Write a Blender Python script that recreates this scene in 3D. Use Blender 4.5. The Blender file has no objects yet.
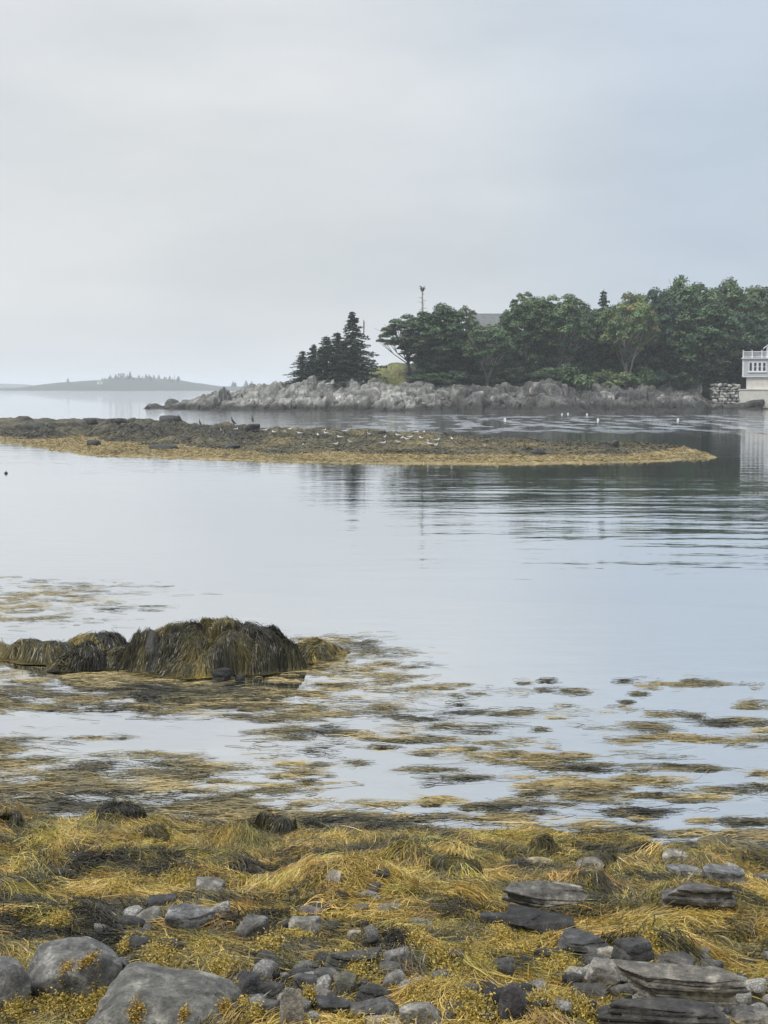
import bpy, bmesh, math, random
import numpy as np

random.seed(7)
RNG = np.random.default_rng(7)
S = bpy.context.scene
COL = S.collection
PI = math.pi

# ------------------------------------------------------------------ camera
F = 1480.0            # focal length in picture units (1024 = picture height)
HY = 388.0            # row of the horizon
CAMZ = 3.2
PITCH = math.atan((512 - HY) / F)
cp, sp = math.cos(PITCH), math.sin(PITCH)


def ray(px, py):
    xc = (np.asarray(px, float) - 384) / F
    yc = (512 - np.asarray(py, float)) / F
    return xc, cp + yc * sp, -sp + yc * cp


def at(px, py, Y):
    dx, dy, dz = ray(px, py)
    t = Y / dy
    return np.array([float(dx * t), float(Y), float(CAMZ + dz * t)])


def on_plane(px, py, z=0.0):
    dx, dy, dz = ray(px, py)
    t = (z - CAMZ) / dz
    return dx * t, dy * t


# ------------------------------------------------------------------ noise
def _hash(ix, iy, iz, seed):
    h = (ix.astype(np.int64) * 374761393 + iy.astype(np.int64) * 668265263
         + iz.astype(np.int64) * 2147483647 + seed * 974711) & 0xFFFFFFFF
    h = ((h ^ (h >> 13)) * 1274126177) & 0xFFFFFFFF
    h = ((h ^ (h >> 16)) * 2246822519) & 0xFFFFFFFF
    h = h ^ (h >> 15)
    return (h & 0xFFFFFF) / float(0xFFFFFF)


def vnoise(x, y, seed=0):
    x = np.asarray(x, float); y = np.asarray(y, float)
    ix = np.floor(x); iy = np.floor(y)
    fx = x - ix; fy = y - iy
    u = fx * fx * fx * (fx * (fx * 6 - 15) + 10)
    v = fy * fy * fy * (fy * (fy * 6 - 15) + 10)
    o = np.zeros_like(ix)
    a = _hash(ix, iy, o, seed); b = _hash(ix + 1, iy, o, seed)
    c = _hash(ix, iy + 1, o, seed); d = _hash(ix + 1, iy + 1, o, seed)
    return (a * (1 - u) + b * u) * (1 - v) + (c * (1 - u) + d * u) * v


def fbm(x, y, octv=4, seed=0, gain=0.5):
    s = 0; a = 1; n = 0
    for k in range(octv):
        s = s + a * (vnoise(x * 2.0 ** k + 13.7 * k, y * 2.0 ** k - 7.1 * k, seed + k) - 0.5)
        n += a; a *= gain
    return s / n * 2


def vnoise3(p, seed=0):
    i = np.floor(p); f = p - i
    w = f * f * (3 - 2 * f)
    r = 0
    for dx in (0, 1):
        for dy in (0, 1):
            for dz in (0, 1):
                h = _hash(i[:, 0] + dx, i[:, 1] + dy, i[:, 2] + dz, seed)
                r = r + h * (w[:, 0] if dx else 1 - w[:, 0]) * (w[:, 1] if dy else 1 - w[:, 1]) * (w[:, 2] if dz else 1 - w[:, 2])
    return r


def fbm3(p, octv=3, seed=0):
    s = 0; a = 1; n = 0
    for k in range(octv):
        s = s + a * (vnoise3(p * 2.0 ** k + 5.3 * k, seed + k) - 0.5); n += a; a *= .5
    return s / n * 2


def blocks(x, y, seed=0, tilt=.6):
    """cracked bedrock: every cell a tilted block, grooves between; about -1..1"""
    ix = np.floor(x); iy = np.floor(y)
    f1 = np.full_like(x, 9.0); f2 = np.full_like(x, 9.0); h = np.zeros_like(x)
    z = np.zeros_like(ix)
    for dx in (-1, 0, 1):
        for dy in (-1, 0, 1):
            cx = ix + dx; cy = iy + dy
            ox = x - (cx + _hash(cx, cy, z, seed)); oy = y - (cy + _hash(cx, cy, z, seed + 1))
            d = np.sqrt(ox * ox + oy * oy)
            hh = (_hash(cx, cy, z, seed + 2) - .5) + tilt * ((_hash(cx, cy, z, seed + 3) - .5) * ox + (_hash(cx, cy, z, seed + 4) - .7) * oy) - .25 * d * d
            near = d < f1
            f2 = np.where(near, f1, np.minimum(f2, d))
            h = np.where(near, hh, h)
            f1 = np.where(near, d, f1)
    groove = np.clip((f2 - f1) / .17, 0, 1)
    return h * 1.6 - .62 * (1 - groove) ** 1.3


def smooth(a, b, x):
    t = np.clip((np.asarray(x, float) - a) / (b - a), 0, 1)
    return t * t * (3 - 2 * t)


class HMap:
    def __init__(s, fun, x0, x1, y0, y1, res):
        s.x0, s.y0, s.res = x0, y0, res
        s.xs = np.arange(x0, x1 + res, res); s.ys = np.arange(y0, y1 + res, res)
        X, Y = np.meshgrid(s.xs, s.ys)
        s.X, s.Y = X, Y
        s.Z = fun(X, Y)

    def __call__(s, x, y):
        u = np.clip((np.asarray(x, float) - s.x0) / s.res, 0, len(s.xs) - 1.001)
        v = np.clip((np.asarray(y, float) - s.y0) / s.res, 0, len(s.ys) - 1.001)
        i = u.astype(int); j = v.astype(int); a = u - i; b = v - j
        Z = s.Z
        return (Z[j, i] * (1 - a) + Z[j, i + 1] * a) * (1 - b) + (Z[j + 1, i] * (1 - a) + Z[j + 1, i + 1] * a) * b

    def grad(s, x, y, e=None):
        e = e or s.res * 1.2
        return (s(x + e, y) - s(x - e, y)) / (2 * e), (s(x, y + e) - s(x, y - e)) / (2 * e)

    def hit(s, px, py):
        dx, dy, dz = [float(v) for v in ray(px, py)]
        t = 3.0
        while t < 400:
            if CAMZ + dz * t <= s(dx * t, dy * t):
                break
            t += max(.004, .0015 * t)
        return dx * t, dy * t, CAMZ + dz * t


# ------------------------------------------------------------------ mesh helpers
def mesh_np(name, V, faces, mat=None, cols=None, smooth_sh=True, obj_link=True, parent=None):
    """faces: (M,4) or (M,3) int array, or list of those"""
    me = bpy.data.meshes.new(name)
    if not isinstance(faces, list):
        faces = [faces]
    faces = [np.asarray(f, np.int32) for f in faces if len(f)]
    V = np.asarray(V, np.float32).reshape(-1, 3)
    me.vertices.add(len(V)); me.vertices.foreach_set('co', V.ravel())
    nl = sum(f.size for f in faces); nf = sum(len(f) for f in faces)
    me.loops.add(nl); me.polygons.add(nf)
    me.loops.foreach_set('vertex_index', np.concatenate([f.ravel() for f in faces]))
    tot = np.concatenate([np.full(len(f), f.shape[1], np.int32) for f in faces])
    st = np.concatenate([[0], np.cumsum(tot)[:-1]]).astype(np.int32)
    me.polygons.foreach_set('loop_start', st); me.polygons.foreach_set('loop_total', tot)
    me.polygons.foreach_set('use_smooth', np.full(nf, smooth_sh, bool))
    if cols is not None:
        a = me.color_attributes.new('Col', 'FLOAT_COLOR', 'POINT')
        c = np.ones((len(V), 4), np.float32); c[:, :3] = np.asarray(cols).reshape(-1, 3)
        a.data.foreach_set('color', c.ravel())
    me.update(calc_edges=True); me.validate()
    if mat:
        me.materials.append(mat)
    if not obj_link:
        return me
    return link(name, me, parent)


def link(name, me, parent=None):
    o = bpy.data.objects.new(name, me); COL.objects.link(o)
    if parent:
        o.parent = parent
    return o


def grid_faces(nx, ny):
    i = np.arange(nx - 1); j = np.arange(ny - 1)
    I, J = np.meshgrid(i, j)
    a = (J * nx + I).ravel()
    return np.stack([a, a + 1, a + nx + 1, a + nx], 1)


class MB:
    """collects shapes into one mesh"""
    def __init__(s):
        s.V = []; s.Q = []; s.T = []; s.n = 0

    def add(s, V, Q=None, T=None):
        V = np.asarray(V, float).reshape(-1, 3)
        s.V.append(V)
        if Q is not None and len(Q): s.Q.append(np.asarray(Q) + s.n)
        if T is not None and len(T): s.T.append(np.asarray(T) + s.n)
        s.n += len(V)

    def box(s, x0, x1, y0, y1, z0, z1):
        V = [(x, y, z) for z in (z0, z1) for y in (y0, y1) for x in (x0, x1)]
        s.add(V, [(0, 2, 3, 1), (4, 5, 7, 6), (0, 1, 5, 4), (2, 6, 7, 3), (0, 4, 6, 2), (1, 3, 7, 5)])

    def tube(s, pts, rad, n=6, cap=True):
        pts = np.asarray(pts, float); rad = np.broadcast_to(np.asarray(rad, float), (len(pts),))
        T = np.gradient(pts, axis=0); T /= np.linalg.norm(T, axis=1)[:, None] + 1e-9
        ref = np.array([0.31, .95, .05])
        A = np.cross(T, ref); A /= np.linalg.norm(A, axis=1)[:, None] + 1e-9
        B = np.cross(T, A)
        th = np.arange(n) * 2 * PI / n
        V = pts[:, None, :] + rad[:, None, None] * (np.cos(th)[None, :, None] * A[:, None, :] + np.sin(th)[None, :, None] * B[:, None, :])
        K = len(pts); Q = []
        for k in range(K - 1):
            for i in range(n):
                j = (i + 1) % n
                Q.append((k * n + i, k * n + j, (k + 1) * n + j, (k + 1) * n + i))
        V = V.reshape(-1, 3)
        T3 = []
        if cap:
            V = np.vstack([V, pts[0], pts[-1]])
            a = K * n
            for i in range(n):
                j = (i + 1) % n
                T3.append((a, j, i)); T3.append((a + 1, (K - 1) * n + i, (K - 1) * n + j))
        s.add(V, Q, T3)

    def build(s, name, mat, parent=None, smooth_sh=False, link_it=True, cols=None):
        fs = []
        if s.Q: fs.append(np.vstack(s.Q))
        if s.T: fs.append(np.vstack(s.T))
        return mesh_np(name, np.vstack(s.V), fs, mat, cols, smooth_sh, link_it, parent)


def tag(o, label=None, cat=None, group=None, kind=None):
    if label: o['label'] = label
    if cat: o['category'] = cat
    if group: o['group'] = group
    if kind: o['kind'] = kind
    return o


def empty(name, loc, rz=0.0):
    o = bpy.data.objects.new(name, None); COL.objects.link(o)
    o.location = loc; o.rotation_euler = (0, 0, rz); o.empty_display_size = .2
    return o


# ------------------------------------------------------------------ materials
def new_mat(name):
    m = bpy.data.materials.new(name); m.use_nodes = True
    nt = m.node_tree
    return m, nt, nt.nodes['Principled BSDF']


def N(nt, typ, **kw):
    n = nt.nodes.new(typ)
    for k, v in kw.items():
        if k in n.inputs: n.inputs[k].default_value = v
        else: setattr(n, k, v)
    return n


def ramp(nt, fac, stops):
    r = nt.nodes.new('ShaderNodeValToRGB')
    e = r.color_ramp.elements
    while len(e) < len(stops): e.new(.5)
    for i, (p, c) in enumerate(stops):
        e[i].position = p; e[i].color = (*c, 1) if len(c) == 3 else c
    nt.links.new(fac, r.inputs[0])
    return r.outputs[0]


def g3(v): return (v, v, v)


def mix(nt, a, b, fac, mode='MIX'):
    m = nt.nodes.new('ShaderNodeMix'); m.data_type = 'RGBA'; m.blend_type = mode
    for s, v in ((m.inputs[6], a), (m.inputs[7], b), (m.inputs[0], fac)):
        if hasattr(v, 'links') or hasattr(v, 'is_linked'): nt.links.new(v, s)
        else: s.default_value = (*v, 1) if isinstance(v, tuple) and len(v) == 3 else v
    return m.outputs[2]


def noise(nt, vec, scale, detail=4, rough=.55):
    n = N(nt, 'ShaderNodeTexNoise', Scale=scale, Detail=detail, Roughness=rough)
    if vec is not None: nt.links.new(vec, n.inputs['Vector'])
    return n.outputs['Fac']


def bump(nt, h, strength, dist, bs):
    b = N(nt, 'ShaderNodeBump', Strength=strength, Distance=dist)
    nt.links.new(h, b.inputs['Height']); nt.links.new(b.outputs[0], bs.inputs['Normal'])
    return b


def mat_simple(name, col, rough=.6, nscale=0, var=.3, bumpd=0, bscale=None):
    m, nt, bs = new_mat(name)
    bs.inputs['Roughness'].default_value = rough
    if nscale:
        tc = N(nt, 'ShaderNodeTexCoord')
        n = noise(nt, tc.outputs['Object'], nscale, 5)
        lo = tuple(c * (1 - var) for c in col); hi = tuple(min(1, c * (1 + var)) for c in col)
        nt.links.new(ramp(nt, n, [(.3, lo), (.7, hi)]), bs.inputs['Base Color'])
        if bumpd: bump(nt, noise(nt, tc.outputs['Object'], bscale or nscale * 3, 5), .8, bumpd, bs)
    else:
        bs.inputs['Base Color'].default_value = (*col, 1)
    return m


def mat_weed(name, rough=.5, transl=.15):
    m, nt, bs = new_mat(name)
    a = N(nt, 'ShaderNodeAttribute', attribute_name='Col')
    nt.links.new(a.outputs['Color'], bs.inputs['Base Color'])
    bs.inputs['Roughness'].default_value = rough
    bs.inputs['Specular IOR Level'].default_value = .5
    if transl:
        tr = N(nt, 'ShaderNodeBsdfTranslucent'); nt.links.new(a.outputs['Color'], tr.inputs[0])
        mx = N(nt, 'ShaderNodeMixShader'); mx.inputs[0].default_value = transl
        nt.links.new(bs.outputs[0], mx.inputs[1]); nt.links.new(tr.outputs[0], mx.inputs[2])
        nt.links.new(mx.outputs[0], nt.nodes['Material Output'].inputs[0])
    return m


def mat_rock(name, scale=1.0, rough=.62, lichen=.35):
    """colour of each stone comes from the object's own colour; mottling, veins and lichen on top"""
    m, nt, bs = new_mat(name)
    oi = N(nt, 'ShaderNodeObjectInfo'); tc = N(nt, 'ShaderNodeTexCoord')
    v = tc.outputs['Object']
    n1 = noise(nt, v, 5 * scale, 8, .65); n2 = noise(nt, v, 26 * scale, 6, .7); n3 = noise(nt, v, 2.2 * scale, 5, .6)
    c = mix(nt, oi.outputs['Color'], ramp(nt, n1, [(.36, g3(.5)), (.5, g3(.95)), (.64, g3(1.7))]), 1.0, 'MULTIPLY')
    c = mix(nt, c, ramp(nt, n2, [(.36, g3(.62)), (.52, g3(1.0)), (.68, g3(1.45))]), .8, 'MULTIPLY')
    lf = ramp(nt, n3, [(.52, g3(0)), (.60, g3(lichen * 1.4))])
    c = mix(nt, c, mix(nt, c, (2.3, 2.3, 2.2), 1.0, 'MULTIPLY'), lf)
    vo = N(nt, 'ShaderNodeTexVoronoi', Scale=3.1 * scale, feature='DISTANCE_TO_EDGE'); 
    wv = N(nt, 'ShaderNodeVectorMath', operation='ADD'); 
    nn = N(nt, 'ShaderNodeTexNoise', Scale=4 * scale, Detail=4)
    nt.links.new(v, nn.inputs['Vector'])
    sc = N(nt, 'ShaderNodeVectorMath', operation='SCALE'); sc.inputs['Scale'].default_value = .5 / scale
    nt.links.new(nn.outputs['Color'], sc.inputs[0]); nt.links.new(v, wv.inputs[0]); nt.links.new(sc.outputs[0], wv.inputs[1])
    nt.links.new(wv.outputs[0], vo.inputs['Vector'])
    crack = ramp(nt, vo.outputs['Distance'], [(.0, g3(.35)), (.018, g3(1))])
    c = mix(nt, c, crack, .6, 'MULTIPLY')
    nt.links.new(c, bs.inputs['Base Color'])
    bs.inputs['Roughness'].default_value = rough
    bs.inputs['Specular IOR Level'].default_value = .4
    h = N(nt, 'ShaderNodeMath', operation='ADD')
    k1 = N(nt, 'ShaderNodeMath', operation='MULTIPLY'); k1.inputs[1].default_value = .35
    nt.links.new(n2, k1.inputs[0]); nt.links.new(n1, h.inputs[0]); nt.links.new(k1.outputs[0], h.inputs[1])
    bump(nt, h.outputs[0], 1.0, .06 / scale, bs)
    return m


M_weed = mat_weed('rockweed_fronds', .34)
M_leaf = mat_weed('leaves', .6, .10)
M_rock = mat_rock('shore_stone', 3.0)
M_crag = mat_rock('point_stone', .5, .8, .45)
M_bark = mat_simple('bark', (.09, .075, .06), .9, 3, .4)
M_palebark = mat_simple('pale_bark', (.27, .25, .22), .9, 3, .3)


# ------------------------------------------------------------------ world and light
SUN_EL, SUN_AZ = math.radians(52), math.radians(-125)      # veiled, high behind the left shoulder
w = bpy.data.worlds.new('World'); S.world = w; w.use_nodes = True
nt = w.node_tree
bg = nt.nodes['Background']
sky = N(nt, 'ShaderNodeTexSky', sky_type='NISHITA', sun_disc=False)
sky.sun_elevation = SUN_EL; sky.sun_rotation = SUN_AZ
sky.dust_density = 3.0; sky.air_density = 1.0; sky.altitude = 0
tc = N(nt, 'ShaderNodeTexCoord'); d = tc.outputs['Generated']
mp = N(nt, 'ShaderNodeMapping'); mp.inputs['Scale'].default_value = (1.0, 1.0, 3.2)
nt.links.new(d, mp.inputs[0])
cl1 = noise(nt, mp.outputs[0], 2.6, 5, .5)
cl2 = noise(nt, mp.outputs[0], 6.5, 6, .55)
sep = N(nt, 'ShaderNodeSeparateXYZ'); nt.links.new(d, sep.inputs[0])
# the veil of cloud: pale near the horizon ahead, bluer and deeper to the right and higher up, bright overhead
dotn = N(nt, 'ShaderNodeVectorMath', operation='DOT_PRODUCT')
az0 = math.radians(-9); el0 = math.radians(4.5)
dotn.inputs[1].default_value = (math.sin(az0) * math.cos(el0), math.cos(az0) * math.cos(el0), math.sin(el0))
nt.links.new(d, dotn.inputs[0])
mr = N(nt, 'ShaderNodeMapRange'); mr.interpolation_type = 'SMOOTHSTEP'
mr.inputs['From Min'].default_value = .93; mr.inputs['From Max'].default_value = 1.0
nt.links.new(dotn.outputs['Value'], mr.inputs['Value'])
base = mix(nt, (.535, .608, .695), (.715, .732, .738), mr.outputs[0])
c1 = ramp(nt, cl1, [(.35, (.87, .90, .93)), (.62, (1.08, 1.075, 1.07))])
base = mix(nt, base, c1, .9, 'MULTIPLY')
c2 = ramp(nt, cl2, [(.35, g3(.975)), (.65, g3(1.025))])
base = mix(nt, base, c2, 1.0, 'MULTIPLY')
zen = ramp(nt, sep.outputs['Z'], [(.22, g3(1)), (.75, (2.35, 2.12, 1.9))])
base = mix(nt, base, zen, 1.0, 'MULTIPLY')
k = 1 / .085
kk = mix(nt, base, g3(k), 1.0, 'MULTIPLY')
fin = mix(nt, sky.outputs[0], kk, .9)
nt.links.new(fin, bg.inputs['Color']); bg.inputs['Strength'].default_value = .085

sun = bpy.data.lights.new('sun', 'SUN'); sun.energy = 1.9; sun.angle = math.radians(12); sun.color = (1, .95, .88)
so = bpy.data.objects.new('sun', sun); COL.objects.link(so)
so.rotation_euler = (PI / 2 - SUN_EL, 0, -SUN_AZ + PI)      # from ahead-left, shining towards the camera
dirv = np.array([math.sin(SUN_AZ) * math.cos(SUN_EL), math.cos(SUN_AZ) * math.cos(SUN_EL), math.sin(SUN_EL)])
from mathutils import Vector
so.rotation_euler = Vector(dirv).to_track_quat('Z', 'Y').to_euler()
so.location = (-20, 10, 40)

cam = bpy.data.cameras.new('camera'); co = bpy.data.objects.new('camera', cam); COL.objects.link(co)
cam.sensor_fit = 'VERTICAL'; cam.sensor_height = 36; cam.lens = 36 * F / 1024
cam.clip_start = .1; cam.clip_end = 30000
co.location = (0, 0, CAMZ); co.rotation_euler = (PI / 2 - PITCH, 0, 0)
S.camera = co
S.view_settings.view_transform = 'Standard'; S.view_settings.look = 'None'
S.view_settings.exposure = 0.10; S.view_settings.gamma = 1.0
S.cycles.use_denoising = True
try: S.cycles.denoiser = 'OPENIMAGEDENOISE'
except Exception: pass
S.cycles.max_bounces = 6; S.cycles.diffuse_bounces = 3; S.cycles.glossy_bounces = 3
S.cycles.transmission_bounces = 4; S.cycles.transparent_max_bounces = 8; S.cycles.volume_bounces = 1
S.cycles.sample_clamp_indirect = 4.0
S.cycles.caustics_reflective = False; S.cycles.caustics_refractive = False

# ------------------------------------------------------------------ water, seabed, haze
def sheet(name, z, x0, x1, y0, y1, mat):
    return mesh_np(name, [(x0, y0, z), (x1, y0, z), (x1, y1, z), (x0, y1, z)], np.array([[0, 1, 2, 3]]), mat)


def water_mat():
    m, nt, bs = new_mat('sea_water')
    nt.nodes.remove(bs)
    geo = N(nt, 'ShaderNodeNewGeometry'); pos = geo.outputs['Position']
    sp_ = N(nt, 'ShaderNodeSeparateXYZ'); nt.links.new(pos, sp_.inputs[0])
    X, Y = sp_.outputs[0], sp_.outputs[1]

    def M(op, a, b=None, c=None):
        n = N(nt, 'ShaderNodeMath', operation=op)
        for i, v in enumerate((a, b, c)):
            if v is None: continue
            if isinstance(v, (int, float)): n.inputs[i].default_value = v
            else: nt.links.new(v, n.inputs[i])
        return n.outputs[0]

    def sm(v, a, b):
        r = N(nt, 'ShaderNodeMapRange'); r.interpolation_type = 'SMOOTHSTEP'
        r.inputs['From Min'].default_value = a; r.inputs['From Max'].default_value = b
        nt.links.new(v, r.inputs['Value'])
        return r.outputs[0]

    def wav(sx, sy, rot, det=2):
        mpn = N(nt, 'ShaderNodeMapping'); mpn.inputs['Scale'].default_value = (sx, sy, 1); mpn.inputs['Rotation'].default_value = (0, 0, rot)
        nt.links.new(pos, mpn.inputs[0])
        return noise(nt, mpn.outputs[0], 1.0, det, .5)
    patch = wav(.03, .09, .1, 3)                                    # where a breath of wind touches the surface
    patchm = sm(patch, .42, .64)
    # wind-ruffled band in front of the wooded point
    band = M('MULTIPLY', sm(Y, 98, 125), M('SUBTRACT', 1.0, sm(Y, 170, 190)))
    band = M('MULTIPLY', band, sm(X, -12, 8))
    far = sm(Y, 90, 260)
    band = M('MULTIPLY', band, sm(wav(.42, .11, .05, 3), .46, .60))
    rip = M('MULTIPLY', wav(1.2, 2.6, .12, 3), M('ADD', .0042, M('ADD', M('MULTIPLY', patchm, .004), M('MULTIPLY', band, .22))))
    mid = M('MULTIPLY', M('ADD', M('MULTIPLY', wav(.42, .80, -.16, 3), .6), M('MULTIPLY', wav(.30, .62, .22, 2), .5)), M('ADD', .014, M('ADD', M('MULTIPLY', far, .20), M('MULTIPLY', band, .10))))
    # low wake rolling across the cove, broken and uneven
    wk = M('MULTIPLY', sm(Y, 18, 28), M('SUBTRACT', 1.0, sm(Y, 40, 66)))
    wk = M('MULTIPLY', wk, M('ADD', .3, M('MULTIPLY', sm(X, -3, 4), .7)))
    wk = M('MULTIPLY', wk, sm(wav(.09, .22, -.2, 2), .36, .6))
    wak = M('MULTIPLY', wav(.30, 1.05, .24, 3), M('MULTIPLY', wk, .027))
    h = M('ADD', M('ADD', rip, mid), wak)
    b = N(nt, 'ShaderNodeBump', Strength=1.0, Distance=1.0); nt.links.new(h, b.inputs['Height'])
    gl = N(nt, 'ShaderNodeBsdfGlossy', Roughness=.03); gl.inputs['Color'].default_value = (.97, .98, 1, 1)
    nt.links.new(b.outputs[0], gl.inputs['Normal'])
    lw = N(nt, 'ShaderNodeLayerWeight'); lw.inputs['Blend'].default_value = .5
    fr = ramp(nt, lw.outputs['Facing'], [(.0, g3(.04)), (.45, g3(.34)), (.68, g3(.76)), (.9, g3(.94)), (1, g3(1))])
    tr = N(nt, 'ShaderNodeBsdfTransparent'); tr.inputs[0].default_value = (.72, .82, .80, 1)
    mx = N(nt, 'ShaderNodeMixShader'); nt.links.new(fr, mx.inputs[0])
    nt.links.new(tr.outputs[0], mx.inputs[1]); nt.links.new(gl.outputs[0], mx.inputs[2])
    nt.links.new(mx.outputs[0], nt.nodes['Material Output'].inputs[0])
    return m


tag(sheet('water', 0.0, -7000, 7000, 5.0, 11500, water_mat()), kind='structure')
tag(sheet('seabed', -2.6, -7200, 7200, 24.0, 11700, mat_simple('silty_bottom', (.05, .08, .075), .9, .3, .3)), kind='structure')

hb = MB(); hb.box(-7600, 7600, -60, 12000, -4.2, 48)
hz = hb.build('haze', None)
m = bpy.data.materials.new('sea_haze'); m.use_nodes = True; nt = m.node_tree
nt.nodes.remove(nt.nodes['Principled BSDF'])
pv = N(nt, 'ShaderNodeVolumePrincipled'); pv.inputs['Color'].default_value = (.92, .96, 1.0, 1)
pv.inputs['Density'].default_value = .00033; pv.inputs['Anisotropy'].default_value = .25
nt.links.new(pv.outputs[0], nt.nodes['Material Output'].inputs['Volume'])
hz.data.materials.append(m); hz['kind'] = 'stuff'

# ------------------------------------------------------------------ rocks
_ico = {}


def ico(sub):
    if sub not in _ico:
        bm = bmesh.new(); bmesh.ops.create_icosphere(bm, subdivisions=sub, radius=1)
        V = np.array([v.co[:] for v in bm.verts]); T = np.array([[v.index for v in f.verts] for f in bm.faces]); bm.free()
        _ico[sub] = (V / np.linalg.norm(V, axis=1)[:, None], T)
    return _ico[sub]


def rock_mesh(name, seed, size, sub=4, planes=16, sharp=14, rough=.05, strata=0, mat=None, grooves=0, flat_top=False, dome=False, facet=False):
    """a faceted, worn stone about size = (x, y, z) across, its base at z = 0"""
    r = np.random.default_rng(seed)
    D, T = ico(sub)
    n = r.normal(size=(planes, 3)); n /= np.linalg.norm(n, axis=1)[:, None]
    dd = r.uniform(.72, 1.02, planes)
    n = np.vstack([n, [[0, 0, 1], [0, 0, -1], [1, 0, 0], [-1, 0, 0], [0, 1, 0], [0, -1, 0]]])
    if dome:
        dd[:planes] = r.uniform(.86, 1.0, planes); dd[planes:] = 1.0
    if flat_top: n[-6] = np.array([r.normal() * .12, r.normal() * .12 - .1, 1]); n[-6] /= np.linalg.norm(n[-6])
    dd = np.concatenate([dd, [.62 if flat_top else .85, .8, .95, .95, .95, .95]])
    q = np.clip(D @ n.T / dd, 0, None)
    rad = (q ** sharp).sum(1) ** (-1.0 / sharp)
    V = D * rad[:, None]
    V = V + D * (rough * (1.5 * fbm3(V * 1.3 + seed, 3, seed) + .45 * fbm3(V * 6 + seed, 3, seed + 9)))[:, None]
    if strata:
        zz = V[:, 2] * strata + .35 * fbm3(V * 1.3, 2, seed + 3) + .12 * V[:, 0]
        lay = np.floor(zz)
        st = _hash(lay, lay * 0, lay * 0, seed + 5) - .5
        fr = zz - lay
        edge = np.minimum(fr, 1 - fr)
        V[:, :2] *= (1 + .22 * st - .10 * np.clip(1 - edge / .16, 0, 1))[:, None]
    for g in range(grooves):
        gn = r.normal(size=3); gn[2] *= .4; gn /= np.linalg.norm(gn)
        dist = V @ gn - r.uniform(-.35, .35) + .06 * fbm3(V * 3, 3, seed + 20 + g)
        V -= D * (.07 * np.exp(-(dist / .022) ** 2))[:, None]
        V -= D * (.05 * (dist > 0))[:, None]
    mn, mxv = V.min(0), V.max(0)
    V = (V - (mn + mxv) / 2) / (mxv - mn) * np.array(size)
    V[:, 2] += size[2] / 2
    return mesh_np(name, V, T, mat or M_rock, None, not facet, False)


# ------------------------------------------------------------------ near shore
def waterline(x):
    return 10.30 - .20 * x + .20 * np.sin(x * 1.1 + .6)


LUMPS = []   # (x, y, r, h) weed-covered humps
_r = np.random.default_rng(11)
for _ in range(150):
    y = _r.uniform(4.6, 10.9); x = _r.uniform(-4.6, 4.6)
    LUMPS.append((x, y, _r.uniform(.12, .36), _r.uniform(.02, .10)))


def shore_h(x, y):
    t = waterline(x) - y
    z = np.where(t > 0, .152 * t, .085 * t)
    z = np.maximum(z, -2.75)
    near = smooth(-1.2, .6, t)
    z = z + near * (.10 * fbm(x * 1.1, y * 1.1, 3, 3) + .035 * fbm(x * 4, y * 4, 3, 8)) * smooth(0, 2, y + 6)
    for lx, ly, lr, lh in LUMPS:
        d2 = ((x - lx) ** 2 + ((y - ly) * 1.25) ** 2) / (lr * lr)
        z = z + lh * np.exp(-d2 * 1.4) * np.where(d2 < 9, 1, 0)
    return z


SH = HMap(shore_h, -6, 6, 3.6, 13, .03)
xs = np.concatenate([np.linspace(-60, -5, 24), np.linspace(-4.9, 4.9, 200), np.linspace(5, 60, 24)])
ys = np.concatenate([np.linspace(-40, 3.8, 30), np.linspace(3.9, 12.5, 190), np.linspace(13, 46, 40)])
X, Y = np.meshgrid(xs, ys)
Z = np.where(Y < 2, shore_h(X * .0 + X, Y), shore_h(X, Y)) - .012
m, nt, bs = new_mat('weedy_mud')
geo = N(nt, 'ShaderNodeNewGeometry')
n1 = noise(nt, geo.outputs['Position'], 5, 6, .6); n2 = noise(nt, geo.outputs['Position'], 40, 4, .6)
c = ramp(nt, n1, [(.3, (.03, .026, .014)), (.55, (.075, .062, .028)), (.75, (.15, .115, .04))])
c = mix(nt, c, ramp(nt, n2, [(.3, g3(.6)), (.7, g3(1.3))]), 1.0, 'MULTIPLY')
sz = N(nt, 'ShaderNodeSeparateXYZ'); nt.links.new(geo.outputs['Position'], sz.inputs[0])
mz = N(nt, 'ShaderNodeMapRange'); mz.inputs['From Min'].default_value = -.03; mz.inputs['From Max'].default_value = -.16; nt.links.new(sz.outputs[2], mz.inputs['Value'])
c = mix(nt, c, ramp(nt, n1, [(.35, (.16, .14, .08)), (.6, (.36, .31, .20))]), mz.outputs[0])
nt.links.new(c, bs.inputs['Base Color']); bs.inputs['Roughness'].default_value = .6
bump(nt, n2, .8, .02, bs)
tag(mesh_np('shore', np.stack([X, Y, Z], -1), grid_faces(len(xs), len(ys)), m), kind='structure')

FOOT = []   # footprints kept clear of weed roots


def wid_px(b): return b[1] - b[0]


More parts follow.
